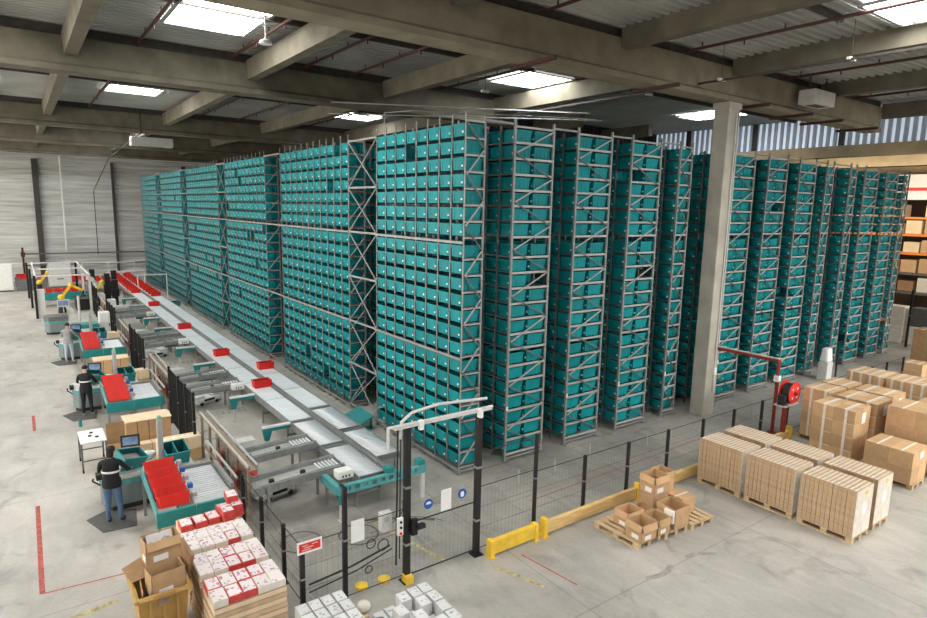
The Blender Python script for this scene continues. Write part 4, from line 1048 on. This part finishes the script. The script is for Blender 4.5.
# ------------------------------------------------------------------ workstations
def station(k):
    b = 8.35*k; D = DEPTH[k]
    # counter
    t = thing('packing_counter', 'grey rounded packing counter with teal top edge at the %s workstation' % D, 'counter', (-7.45,b+3.2,0))
    pr = [(.55,-.5),(.58,.55),(-.35,.6),(-.58,.35),(-.6,-.2),(-.45,-.5)]
    MB().prism(pr,.12,.62).build('cabinet','counter_grey',t,.04)
    MB().prism([(x*1.03,y*1.03) for x,y in pr],.62,.76).build('teal_band','teal_light',t,.02)
    MB().prism([(x*1.05,y*1.05) for x,y in pr],.76,.82).build('worktop','grey_light',t,.015)
    MB().prism([(x*.9,y*.9) for x,y in pr],.0,.12).build('plinth','rubber',t)
    MB().box((-.68,-.35,.78),(-.56,-.12,.9)).path([(-.6,-.2,.6),(-.75,-.25,.75),(-.75,-.4,.86)],.02,6).build('scanner_holder','rubber',t)
    # screen
    s = thing('touch_screen', 'dark framed monitor on an arm above the counter, %s workstation' % D, 'monitor', (-7.3,b+3.72,.82), -.2)
    MB().box((-.21,-.025,.32),(.21,.02,.62)).build('frame','rubber',s,.01); MB().box((-.165,-.03,.37),(.165,-.026,.575)).build('screen','screen',s)
    MB().tube((0,.05,0),(0,.05,.46),.03,8).box((-.05,0,.4),(.05,.06,.5)).build('arm','grey_paint',s)
    # light column
    c_ = thing('light_column', 'slim grey light column with a green lamp at the %s workstation' % D, 'column', (-6.76,b+2.9,0))
    MB().box((-.06,-.05,0),(.06,.05,1.98)).build('post','grey_paint',c_,.01); MB().lathe([(.045,1.98),(.045,2.05),(.02,2.08)],14).build('lamp','green_lamp',c_)
    # order tote tilted to the worker
    o = put('tote', tote_mb(.62,.42,.36,True,False,True).mesh('tote',['teal_paint','teal_inner','tote_label']), None, 0, False, (-7.5,b+3.0,.95), (.42,.24,.5))
    tag(o, 'teal tote tilted in front of the worker on the counter, %s workstation' % D, 'tote', 'work totes')
    MB().box((-.26,-.16,.05),(.26,.16,.22)).build('contents','contents',o)
    q = thing('tilt_stand', 'grey tilted stand under the work tote, %s workstation' % D, 'stand', (-7.5,b+3.05,.82))
    MB().add([(-.3,-.2,0),(.3,-.2,0),(.3,.22,0),(-.3,.22,0),(-.3,-.2,.03),(.3,-.2,.03),(.3,.22,.12),(-.3,.22,.12)],[(3,2,1,0),(4,5,6,7),(0,1,5,4),(1,2,6,5),(2,3,7,6),(3,0,4,7)]).build('wedge','grey_paint',q)
    # teal divided bin
    o = put('tote', tote_mb(.56,.62,.36,True,True,False).mesh('tote',['teal_paint','teal_inner','tote_label']), None, 0, False, (-6.45,b+2.95,.88), (.2,0,.05))
    tag(o, 'open teal tote with two compartments beside the roller table, %s workstation' % D, 'tote', 'work totes')
    tag(MB().box((-6.69,b+2.5,0),(-6.1,b+3.3,.86)).build('tote_table','grey_light'), 'pale grey table under the two-compartment tote, %s workstation' % D, 'table')
    # roller table
    t = thing('roller_table', 'grey roller table with teal side plank at the %s workstation' % D, 'conveyor', (-6.55,b+.3,0))
    for j in range(18):
        MB().tube((.02,.08+.112*j,.8),(.78,.08+.112*j,.8),.034,10).build('roller','roller' if j % 4 else 'belt',t)
    MB().box((-.01,-.12,.58),(.84,-.05,.9)).build('side_plank','teal_paint',t,.01)
    MB().box((0,2.06,.6),(.82,2.12,.88)).build('side_plank','galv',t)
    MB().box((-.02,-.05,.62),(.02,2.1,.82)).box((.8,-.05,.62),(.84,2.1,.82)).build('frame','galv',t)
    for x in (.02,.78):
        for y in (.05,2.0): MB().box((x-.03,y-.03,0),(x+.03,y+.03,.62)).build('leg','galv',t)
    MB().box((.78,.3,.9),(.86,1.8,1.0)).build('stop_rail','galv',t)
    # tilted rack of red totes
    t = thing('tilted_feeder', 'teal edged tilted feeder holding nested red totes at the %s workstation' % D, 'feeder', (-6.93,b+.25,0))
    a = math.atan2(.25,1.9)
    MB().bar((-.36,-.05,.78),(-.36,2.0,1.02),.04,.2).build('side_rail','teal_light',t); MB().bar((.36,-.05,.78),(.36,2.0,1.02),.04,.2).build('side_rail','grey_light',t)
    MB().box((-.4,-.07,.58),(.36,.0,.9)).build('front_plank','teal_paint',t,.01)
    for y in (.1,1.9):
        for x in (-.34,.34): MB().box((x-.03,y-.03,0),(x+.03,y+.03,.8)).build('leg','galv',t)
    for j in range(5): MB().box((.34,.2+.38*j,.96+.04*j),(.44,.3+.38*j,1.06+.04*j)).build('clamp','blue_bits' if j % 2 else 'grey_paint',t,.01)
    for j in range(5):
        y = b+.47+.385*j; red(-6.95, y, .86+.05*j, 0, 'red tote in the tilted row at the %s workstation, %s from the teal plank' % (D, ORD[j+1]), 'red totes', (-.42,0,0))
    # papers
    tag(MB().box((-.16,-.1,0),(.16,.1,.02)).build('paper_stack','paper'), 'white papers on the counter edge, %s workstation' % D, 'paper', None)
    o = C.objects[-1]; o.location = (-7.12,b+2.8,.825); o.rotation_euler = (0,0,.5)
    o = MB().ball((0,0,.1),(.17,.13,.11),12,8).ball((.12,.08,.08),(.1,.1,.09),10,6).build('plastic_bag','paper',None,0,True); o.location = (-6.98,b+3.5,.82)
    tag(o, 'crumpled white bag on the counter, %s workstation' % D, 'bag')
    if k < 3:
        tag(MB().prism([(-8.4,b+2.6),(-8.15,b+1.8),(-7.5,b+1.75),(-7.4,b+2.6),(-7.95,b+2.9)],0,.015).build('floor_mat','mat_grey'), 'dark anti-fatigue mat under the worker, %s workstation' % D, 'mat')
    # cartons on pallets beyond the counter
    n = 0
    pallet(-6.5, b+6.75, 0, 'wooden pallet under the white-topped cartons past the %s workstation' % D)
    for r in range(2):
        for z in range(2 if r == 0 else 2):
            for c_ in range(4):
                n += 1
                x = -6.95+.3*c_
                carton(.28,.37,.36,'cardboard',True,None,(x,b+6.55+.38*r,.146+.365*z),0,'white-topped carton, %s workstation, %s layer, %s row, %s from fence' % (D,['lower','upper'][z],['front','back'][r],ORD[4-c_]),group='cartons between stations')
    tag(MB().box((-7.12,b+6.36,.88),(-5.88,b+7.12,.895)).build('cover_board','cardboard_pale'), 'pale cover board lying on the cartons past the %s workstation' % D, 'board')
    for c_ in range(3):
        carton(.32,.3,.32,'cardboard_pale',False,None,(-7.0+.34*c_,b+6.12,0),0,'low carton standing before the pallet past the %s workstation, %s from the aisle' % (D,ORD[c_+1]),group='cartons between stations')
        for z in range(2): carton(.36,.4,.34,'cardboard_pale' if z else 'cardboard',True,None,(-6.35+.37*c_,b+5.0,.01+.345*z),0,'carton behind the light column past the %s workstation, %s layer, %s from aisle' % (D,['lower','upper'][z],ORD[c_+1]),group='cartons between stations')
for k in range(3): station(k)
# the last station keeps only its counter, screen and white cabinets
t = thing('packing_counter', 'grey and teal rounded counter at the farthest workstation', 'counter', (-7.75,26.6,0))
pr = [(.45,-.5),(.5,.5),(-.4,.5),(-.6,.3),(-.6,-.3),(-.4,-.5)]
MB().prism(pr,.1,.6).build('cabinet','counter_grey',t,.05); MB().prism([(x*.9,y*.9) for x,y in pr],0,.1).build('plinth','rubber',t); MB().prism([(x*1.02,y*1.02) for x,y in pr],.6,.72).build('teal_band','teal_light',t); MB().prism([(x*1.04,y*1.04) for x,y in pr],.72,.95).build('worktop','galv_dark',t)
t = thing('machine_cabinet', 'grey machine cabinet with a teal top band behind the third workstation', 'cabinet', (-6.75,22.8,0))
MB().box((-.55,-.4,.12),(.55,.4,.85)).build('housing','grey_light',t,.02); MB().box((-.56,-.41,.85),(.56,.41,1.05)).build('teal_band','teal_paint',t,.01); MB().box((-.5,-.35,0),(.5,.35,.12)).build('plinth','rubber',t)
t = thing('tall_cabinet', 'white tall cabinet beside the guard past the third workstation', 'cabinet', (-5.9,23.2,0))
MB().box((-.22,-.3,.05),(.26,.3,1.5)).build('housing','white_paint',t,.02); MB().box((-.19,-.31,.1),(.23,-.301,1.45)).build('door','white_paint',t); MB().box((.18,-.39,.8),(.22,-.36,.95)).build('handle','rubber',t)
t = thing('touch_screen', 'small screen above the farthest counter', 'monitor', (-7.4,27.3,.95))
MB().box((-.28,-.03,.35),(.28,.03,.75)).build('frame','grey_light',t); MB().box((-.24,-.035,.4),(.24,-.031,.7)).build('screen','screen',t); MB().tube((0,.05,0),(0,.05,.5),.03).build('arm','grey_paint',t)
tag(MB().tube((-6.75,26.2,0),(-6.75,26.2,2.0),.06,10).build('light_column','grey_light'), 'slim pale column at the farthest workstation', 'column')
person((-7.9,2.08,.015), -.42, 'person in black jacket with reflective band and blue jeans at the nearest workstation', ('jacket_black','jeans','skin','shoe_dark'), ((-.22,.40,1.12),(.24,.42,1.10)), 'long', True, 1.03)
person((-7.72,8.35+2.12,.015), -.35, 'person in black jacket with pale band and black trousers at second workstation', ('jacket_black','trousers_black','skin','shoe_white'), ((-.22,.40,1.10),(.24,.40,1.08)), True, True, .99)
person((-7.72,16.7+2.12,.015), -.4, 'person in grey shirt and pale trousers at the third workstation', ('shirt_grey','trousers_pale','skin','shoe_white'), ((-.22,.40,1.12),(.24,.42,1.10)), True, False, 1.02)
# side table with cards
t = thing('side_table', 'white topped metal side table beyond the nearest worker', 'table', (-7.95,5.95,0))
MB().box((-.3,-.52,.8),(.3,.52,.84)).build('top','white_paint',t,.008)
for x in (-.28,.28):
    for y in (-.47,.47): MB().box((x-.02,y-.02,.07),(x+.02,y+.02,.8)).build('leg','galv_dark',t); MB().lathe([(.05,-.02),(.05,.02)],12,0,'x',(x,y,.05)).build('castor','rubber',t)
MB().box((-.28,-.48,.3),(.28,-.46,.33)).build('stretcher','galv_dark',t); MB().box((-.28,.46,.3),(.28,.48,.33)).build('stretcher','galv_dark',t)
for i,(x,y) in enumerate(((-8.0,5.9),(-7.85,5.75),(-7.95,6.15))): tag(MB().cbox((x,y,.855),(.08,.06,.03)).build('hand_tool','rubber'), 'small dark tool on the white side table, %s of three' % ORD[i+1], 'tool', 'small tools')
o = MB().box((-.22,-.012,0),(.22,.012,.62)).build('cardboard_sheet','cardboard_dark'); o.location = (-7.42,5.6,.62); o.rotation_euler = (.12,0,-.1); tag(o, 'upright brown cardboard panel beside the white side table', 'cardboard')
tag(MB().box((-7.62,5.55,0),(-7.2,5.95,.62)).build('carton','cardboard',None,.004), 'brown carton carrying the upright cardboard panel', 'box')
o = MB().lathe([(.05,0),(.05,.2),(.02,.26)],12).build('bottle','teal_paint'); o.location = (-8.0,9.5,0); tag(o, 'small teal bottle on the floor by the second worker', 'bottle')

# ------------------------------------------------------------------ far robot cell
t = thing('robot_cell', 'black and white framed robot cell before the far wall', 'frame', (0,0,0))
for i,(x,y) in enumerate(((-8.55,31.9),(-8.7,36.5),(-8.8,41.5),(-5.7,32.2),(-5.75,36.6),(-5.8,41.6))):
    MB().box((x-.065,y-.065,0),(x+.065,y+.065,2.6)).build('post','black_paint' if i in (0,1,2,5) else 'grey_light',t)
for y in (31.95,36.5,41.5): MB().box((-8.6,y-.04,2.52),(-5.7,y+.04,2.6)).build('beam','white_paint',t)
for x in (-8.5,-5.75): MB().box((x-.03,31.9,2.53),(x+.03,41.6,2.6)).build('beam','white_paint',t)
tag(MB().box((-8.5,32.0,0),(-8.1,32.3,1.75)).build('cell_cabinet','white_paint',None,.02), 'white slim cabinet at the corner post of the robot cell', 'cabinet')
t = thing('switch_cabinet', 'grey switch cabinet standing inside the robot cell', 'cabinet', (-6.9,40.,1.0))
MB().box((-.7,-.35,0),(.7,.35,1.7)).build('housing','grey_paint',t,.02); MB().box((-.66,-.36,.88),(.66,-.352,1.66)).build('door','grey_light',t); MB().box((-.66,-.36,.05),(.66,-.352,.84)).build('door','grey_light',t); MB().box((-.2,-.39,.5),(.2,-.362,.56)).build('handle','rubber',t)
tag(MB().box((-7.7,39.6,0),(-6.1,40.4,1.0)).build('cabinet_base','galv_dark'), 'dark base under the grey switch cabinet in the robot cell', 'stand')
t = thing('feed_conveyor', 'teal sided feed conveyor with red totes in the robot cell', 'conveyor', (-7.0,37.,0))
MB().box((-1.5,-.4,.7),(1.5,.4,.9)).build('belt','belt_grey',t); MB().box((-1.55,-.46,.45),(1.55,-.4,.95)).build('side_panel','teal_paint',t)
for x in (-1.3,1.3): MB().box((x-.05,-.35,0),(x+.05,.35,.7)).build('leg','galv',t)
for i in range(6): red(-8.2+.48*i, 37., .92, PI/2, 'red tote on the feed conveyor in the robot cell, %s from the aisle' % ORD[i+1])
for i in range(4): red(-9.0+1.15*i, 46.5, .935, 0, 'red tote on the bench behind the robot cell, %s from the aisle' % ORD[i+1])
tag(MB().box((-9.5,46.1,0),(-4.9,46.9,.93)).build('rear_bench','galv_dark'), 'dark bench with red totes behind the robot cell', 'bench')
red(-9.2, 49.2, .8, .3, 'single red tote on the stand left of the robot cell')
tag(MB().box((-9.6,48.8,0),(-8.8,49.6,.8)).build('bench','galv_dark'), 'dark stand carrying a single red tote beside the robot cell', 'stand')
def robot_arm(x, y, s, text):
    t = thing('industrial_robot', text, 'robot', (x,y,0), 0, 'yellow robot arms')
    MB().lathe([(.22,0),(.22,.2),(.16,.5),(.16,.9)],16).build('base','rubber' ,t)
    MB().ball((0,0,1.0),(.2,.2,.2)).bar((0,0,1.0),(s*.55,-.1,1.75),.17,.17).build('lower_arm','yellow_arm',t,0,False)
    MB().ball((s*.55,-.1,1.75),(.15,.15,.15)).bar((s*.55,-.1,1.75),(s*1.2,-.2,1.4),.13,.13).build('forearm','yellow_arm',t)
    MB().tube((s*1.2,-.2,1.4),(s*1.2,-.2,1.1),.07,10).box((s*1.2-.12,-.3,1.0),(s*1.2+.12,-.1,1.1)).build('gripper','rubber',t)
robot_arm(-7.2,33.6,1,'yellow robot arm reaching over the near side of the robot cell')
robot_arm(-5.4,34.4,1,'yellow robot arm beside the grey duct of the robot cell')
robot_arm(-8.1,42.6,1,'yellow robot arm deep inside the robot cell')
tag(MB().path([(-5.35,33.2,0),(-5.35,33.2,1.9),(-5.5,33.2,2.15),(-5.8,33.2,2.2)],.12,10).build('duct','grey_light',None,0,True), 'bent grey duct beside the robot cell', 'duct')
for i,(x,y,h) in enumerate(((-4.6,33.6,2.4),(-4.2,33.4,2.0),(-3.9,36.5,2.3),(-5.0,39,2.2))): tag(MB().box((x-.16,y-.16,0),(x+.16,y+.16,h)).box((x-.22,y-.22,h*.45),(x+.22,y+.22,h*.7)).build('lift_tower','black_paint'), 'black lift tower near the far conveyors, %s of four' % ORD[i+1], 'tower', 'lift towers')
tag(MB().box((-4.95,31.0,0),(-4.45,31.6,1.0)).build('cell_cabinet','white_paint',None,.02), 'white low cabinet before the black lift towers', 'cabinet')
tag(MB().box((-6.4,34.0,0),(-5.0,36.0,.75)).build('dark_machine','black_paint',None,.05), 'low black machine block beside the robot cell', 'machine')
t = thing('tall_cabinet', 'big white double-door cabinet at the picture edge by the far wall', 'cabinet', (-10.55,46.6,0))
MB().box((-1.0,-.4,.1),(.85,.4,2.1)).build('housing','white_paint',t,.02)
for x in (-.95,-.05): MB().box((x,-.41,.15),(x+.85,-.402,2.05)).build('door','white_paint',t)
MB().box((-.1,-.44,1.1),(-.06,-.41,1.4)).build('handle','rubber',t); MB().box((-.95,-.35,0),(.8,.35,.1)).build('plinth','rubber',t)
tag(MB().tube((-8.9,52.5,0),(-8.9,52.5,3.0),.08,8).box((-9.05,52.4,2.2),(-8.75,52.6,2.6)).build('hydrant_pipe','pipe_red'), 'dark red pipe with box before the far wall', 'pipe')
tag(MB().tube((-5.65,53.4,2.6),(-5.62,53.4,10.9),.07,8).build('wall_pipe','white_paint'), 'thin white vertical pipe on the far metal wall', 'pipe')
tag(MB().path([(-3.4,24.8,11.9),(-3.42,24.7,10.7),(-3.3,40,10.2),(-3.2,53.3,8.),(-3.2,53.4,2.2)],.035,6).build('hanging_cable','hose_black'), 'black cable hanging from the girders down the far wall', 'cable')
tag(MB().box((-9,53.5,2.3),(3,53.6,2.42)).box((-9,53.5,1.3),(3,53.6,1.42)).build('wall_rail','galv_dark'), 'dark rail along the foot of the far wall', 'rail')
# ------------------------------------------------------------------ things under the roof
def heater(x, y, z, d, text):
    t = thing('unit_heater', text, 'heater', (x,y,z))
    MB().box((-d[0]/2,-d[1]/2,0),(d[0]/2,d[1]/2,d[2])).build('housing','grey_light',t,.03); MB().box((d[0]/2,-d[1]*.3,d[2]*.2),(d[0]/2+.02,d[1]*.3,d[2]*.8)).build('grille','steel_dark',t)
    MB().box((-d[0]*.3,-d[1]*.3,-.002),(d[0]*.3,d[1]*.3,.0)).build('underside','steel_dark',t)
    for s in (-1,1): MB().tube((s*d[0]*.4,0,d[2]),(s*d[0]*.4,0,d[2]+.9),.025,6).build('hanger','steel_dark',t)
heater(14.6,-1.35,11.0,(1.5,.6,.5),'boxy heater hung beside the pillar girder')
heater(-1.8,31.5,10.55,(2.4,.7,.55),'pale unit heater hung under the third girder')
for i,(x,y,z,L) in enumerate(((-3.72,3.5,11.05,.9),)):
    t = thing('pendant_sprinkler', 'white round pendant hanging below the first skylight', 'pendant', (x,y,z))
    MB().lathe([(.02,0),(.16,.02),(.14,.1),(.04,.14)],18).build('shade','white_paint',t); MB().tube((0,0,.12),(0,0,1.1),.02,6).build('rod','white_paint',t)
for i,(x,y,z) in enumerate(((8.2,-1.6,11.0),(8.3,-5.1,11.0),(8.55,1.3,11.0),(4.1,4.6,11.0))):
    t = thing('emergency_light', 'small white lamp under the roof near the pillar, %s of four' % ORD[i+1], 'lamp', (x,y,z), 0, 'small roof lamps')
    MB().box((-.16,-.05,0),(.16,.05,.07)).build('housing','white_paint',t,.01); MB().tube((0,0,.07),(0,0,1.2),.008,5).build('wire','wire',t)
tag(MB().box((4.6,-.2,11.05),(8.5,-.14,11.12)).build('bus_bar','grey_paint'), 'thin grey bar under the girder behind the pillar head', 'bar')
o = MB().bar((8.15,8.,11.05),(8.2,-7.5,11.0),.06,.06).build('lighting_trunking','steel_dark'); tag(o,'long dark trunking with small white lamps under the roof','trunking')
for i, x in enumerate((1.5,6.3,11.2,14.2,16.5,19.6)):
    tag(MB().box((x-.05,-1.5,10.63),(x+.05,.1,10.73)).build('pipe_bracket','pipe_red'), 'dark red bracket under the pillar girder, %s from the outer end' % ORD[i+1], 'bracket', 'girder brackets')

# ------------------------------------------------------------------ pallet racking on the far right
XRK = 36.
t = thing('pallet_racking', 'orange-beamed pallet racking with tan loads beyond the racks', 'rack', (XRK,0,0))
for y in (-5.2,-2.4,.4,3.2,6.0,8.8):
    for x in (0,1.1): MB().box((x-.05,y-.05,0),(x+.05,y+.05,8.6)).build('upright','galv_dark',t)
LV = (2.5,3.7,4.95,6.1,7.15)
for z in LV:
    for x in (0,1.1): MB().box((x-.03,-5.2,z-.14),(x+.03,8.8,z)).build('beam','orange_beam' if z > 4 else 'galv_dark',t)
i = 0
for li, z in enumerate((0,)+LV):
    for k in range(14):
        y = -4.75+1.0*k
        if random.random() < .12: continue
        h = random.uniform(.55,.95); m = 'cardboard_pale' if z > 4 and random.random() < .6 else ('cardboard' if z > 3 else ('film' if random.random() < .6 else 'cardboard_dark'))
        i += 1
        o = MB().box((.05,-.42,0),(1.05,.42,h)).build('racked_load', m, None, .01); o.location = (XRK,y+random.uniform(-.04,.04),z+.01)
        tag(o, '%s load in the far racking, %s level from floor, %s from the near end' % ({'cardboard_pale':'pale tan','cardboard':'tan carton','film':'white wrapped','cardboard_dark':'brown carton'}[m], ORD[li+1], ORD[k+1]), 'load', 'loads in the far racking')
t = thing('banner', 'white panel with a red stripe above the far racking', 'panel', (XRK+.2,3.,8.2))
MB().box((0,-8,0),(.3,3.0,1.55)).build('panel','white_paint',t); MB().box((-.01,-8,.55),(0,3.0,.75)).build('stripe','red_sign',t)
t = thing('mesh_enclosure', 'black lattice enclosure with white wrapped goods past the racks', 'fence', (0,0,0))
for y in (-3.2,-1.6,0.,1.6,3.2): post(t, 30.5, y, 3.2, .1)
for a in (-3.2,-1.6,0.,1.6): fence_panel(t, (30.5,a),(30.5,a+1.6),.1,3.1,8,.1)
n = 0
for y in (-2.6,-1.4,-.2,1.0,2.2):
    for z in (0,1.15):
        n += 1; o = MB().box((-.4,-.45,0),(.4,.45,1.05)).build('wrapped_goods','film' if n % 3 else 'mat_grey',None,.04); o.location = (31.8,y,0 if z == 0 else 1.05); tag(o,'%s goods behind the black lattice, %s row, %s from the open end' % ('white wrapped' if n % 3 else 'dark wrapped', 'floor' if z == 0 else 'upper', ORD[(n+1)//2]),'goods','wrapped goods')
# ------------------------------------------------------------------ floor markings
def mark(name, m, a, b, w, text, z=.003):
    a, b = Vector((*a,z)), Vector((*b,z)); d = (b-a).normalized(); s = Vector((-d.y,d.x,0))*w/2
    o = MB().add([a-s,b-s,b+s,a+s],[(0,1,2,3)]).build(name, m); return tag(o, text, 'marking', None, 'structure')
mark('floor_marking','red_line',(-9.27,4.0),(-9.3,0),.09,'worn red floor line along the left aisle')
mark('floor_marking','red_line',(-9.3,0),(-7.95,-.12),.035,'thin red floor line running to the yellow bin')
mark('floor_marking','red_line',(-9.2,11.5),(-9.2,9.8),.09,'short worn red floor dash further down the left aisle')
mark('floor_marking','yellow_line',(-9.4,-1.2),(-8.2,-.95),.12,'faded yellow line in front of the bin')
mark('floor_marking','red_line',(-1.15,-3.9),(-.95,-5.3),.035,'thin red floor line in front of the yellow rail')
mark('floor_marking','yellow_line',(-1.9,-3.9),(-1.5,-5.0),.09,'faded yellow floor line before the gate')
mark('floor_marking','yellow_line',(-3.1,-.9),(-2.6,-3.2),.09,'faded yellow line inside the gate')
mark('floor_marking','red_line',(.6,-2.2),(9.,-2.0),.03,'thin red line along the rack aisle floor')
mat('tyre', (.12,.11,.095), .7, var=.4, scale=8)
mat('scuff', (.345,.325,.285), .7, var=.3, scale=6)
mat('tyre_soft', (.34,.32,.285), .7, var=.25, scale=5)
def ring(x, y, r, w=.03, m='tyre_soft', text=''):
    b = MB(); n = 40
    vs = []
    for k in range(n): a = 2*PI*k/n; vs += [((r-w/2)*math.cos(a)+x,(r-w/2)*math.sin(a)+y,.003),((r+w/2)*math.cos(a)+x,(r+w/2)*math.sin(a)+y,.003)]
    b.add(vs,[(2*k,2*k+1,(2*k+3)%(2*n),(2*k+2)%(2*n)) for k in range(n)])
    tag(b.build('tyre_mark', m), text, 'marking', 'tyre marks', 'structure')
for i,(x,y) in enumerate(((-4.75,-.9),(-3.6,-1.3),(-4.7,6.6),(-4.7,14.9))): ring(x,y,.42,.05,'tyre','dark circular tyre mark on the robot floor, %s from the gate' % ORD[i+1])
for k in range(3):
    b = MB(); y0 = 8.35*k+7.9
    if k == 0: y0 = 8.3
    for j in range(12): b.add([(-5.2+.18*j,y0,.003),(-5.1+.18*j,y0,.003),(-5.1+.18*j,y0+.45,.003),(-5.2+.18*j,y0+.45,.003)],[(0,1,2,3)])
    b.add([(-5.2,y0,.0035),(-3.1,y0,.0035),(-3.1,y0+.05,.0035),(-5.2,y0+.05,.0035)],[(0,1,2,3)]); b.add([(-5.2,y0+.4,.0035),(-3.1,y0+.4,.0035),(-3.1,y0+.45,.0035),(-5.2,y0+.45,.0035)],[(0,1,2,3)])
    tag(b.build('tyre_mark','tyre_soft'), 'ladder-shaped dark wear marks on the robot floor, %s from the gate' % ORD[k+1], 'marking', 'tyre marks', 'structure')
g = MB()
for j in range(9): g.add([(-5.3+.55*j,-3.0,.0025),(-5.27+.55*j,-3.0,.0025),(-5.27+.55*j,.4,.0025),(-5.3+.55*j,.4,.0025)],[(0,1,2,3)])
for j in range(7): g.add([(-5.4,-3.0+.55*j,.0025),(-.6,-3.0+.55*j,.0025),(-.6,-2.97+.55*j,.0025),(-5.4,-2.97+.55*j,.0025)],[(0,1,2,3)])
tag(g.build('floor_grid','tyre_soft'), 'grid of dark wheel tracks on the floor around the end frame', 'marking', None, 'structure')
g = MB()
for j in range(5): g.add([(-.2,-.35-.55*j,.0025),(27,-.35-.55*j,.0025),(27,-.31-.55*j,.0025),(-.2,-.31-.55*j,.0025)],[(0,1,2,3)])
for j in range(26): g.add([(.1+1.05*j,-2.9,.0025),(.14+1.05*j,-2.9,.0025),(.14+1.05*j,-.2,.0025),(.1+1.05*j,-.2,.0025)],[(0,1,2,3)])
tag(g.build('floor_grid','tyre_soft'), 'grid of dark wheel tracks along the rack aisle floor', 'marking', None, 'structure')

def trail(pts, w, text, m='tyre'):
    b = MB(); L_ = []
    for i, p in enumerate(pts):
        q = Vector(pts[min(i+1,len(pts)-1)]) - Vector(pts[max(i-1,0)]); q = q.normalized(); n_ = Vector((-q.y,q.x))*w/2
        L_ += [(p[0]-n_.x,p[1]-n_.y,.0032),(p[0]+n_.x,p[1]+n_.y,.0032)]
    b.add(L_, [(2*i,2*i+2,2*i+3,2*i+1) for i in range(len(pts)-1)])
    tag(b.build('tyre_mark', m), text, 'marking', 'tyre marks', 'structure')
rg = random.Random(3)
for i in range(9):
    x, y, a = rg.uniform(-5,-1.6), rg.uniform(-2.9,-.3), rg.choice((0,PI/2,.6,-.4)); k_ = rg.uniform(-.5,.5); pts = []
    for j in range(14):
        pts.append((x,y)); x += .14*math.cos(a); y += .14*math.sin(a); a += k_*.25
        if not (-5.35 < x < -.5 and -3.2 < y < .4): break
    if len(pts) > 3: trail(pts, .035 if i % 3 else .09, 'curved dark wheel trail near the conveyor end frame, %s drawn from the fence' % ORD[i+1], 'tyre' if i % 2 else 'tyre_soft')
for i, (x, y, a, L_) in enumerate(((1.6,-5.6,.7,1.0),(.35,-5.9,-.5,.8),(2.3,-6.2,2.2,.7))):
    trail([(x+L_*t*math.cos(a+.5*t), y+L_*t*math.sin(a+.5*t)) for t in [k/8 for k in range(9)]], .13, 'dark scuff mark on the open floor before the empty pallets, %s of three' % ORD[i+1], 'scuff')
# ------------------------------------------------------------------ light and camera
wd = bpy.data.worlds.new('World'); bpy.context.scene.world = wd; wd.use_nodes = True
bg = wd.node_tree.nodes['Background']; bg.inputs[0].default_value = (1.0,.97,.92,1); bg.inputs[1].default_value = .07
def area(name, loc, rot, sx, sy, p, col):
    l = bpy.data.lights.new(name, 'AREA'); l.shape = 'RECTANGLE'; l.size = sx; l.size_y = sy; l.energy = p; l.color = col
    o = bpy.data.objects.new(name, l); C.objects.link(o); o.location = loc; o.rotation_euler = rot; return o
area('added_left_fill', (-27,18,4.5), (0,math.radians(-90),0), 8, 60, 8000, (1,.93,.84))  # area light out of view, added to brighten left faces and floor
area('added_front_fill', (24,-20,7), (math.radians(52),0,math.radians(12)), 34, 5, 3000, (1,.97,.93)).data.spread = math.radians(100)  # unseen area light behind the camera, added to brighten rack ends and goods
area('added_hall_fill', (30.5,1,8.6), (0,math.radians(-70),0), 1.5, 14, 650, (1,.88,.72))  # sideways area light added to warm and brighten the far racking
cam = bpy.data.cameras.new('camera'); co = bpy.data.objects.new('camera', cam); C.objects.link(co)
yw, pt_, rl = math.radians(35.93044), math.radians(9.2817), math.radians(1.19594)
f = Vector((math.sin(yw)*math.cos(pt_), math.cos(yw)*math.cos(pt_), -math.sin(pt_)))
rt = Vector((math.cos(yw), -math.sin(yw), 0)); up = rt.cross(f)
r2 = rt*math.cos(rl) + up*math.sin(rl); u2 = -rt*math.sin(rl) + up*math.cos(rl)
m3 = Matrix((r2, u2, -f)).transposed()
co.matrix_world = Matrix.Translation((-9.16408,-12.71651,7.1)) @ m3.to_4x4()
cam.sensor_width = 36; cam.lens = 615.4258/927*36; cam.clip_end = 300
sc = bpy.context.scene; sc.camera = co
vs_ = sc.view_settings; vs_.view_transform = 'Standard'; vs_.look = 'None'; vs_.gamma = 1; vs_.use_curve_mapping = False; vs_.exposure = 0.0
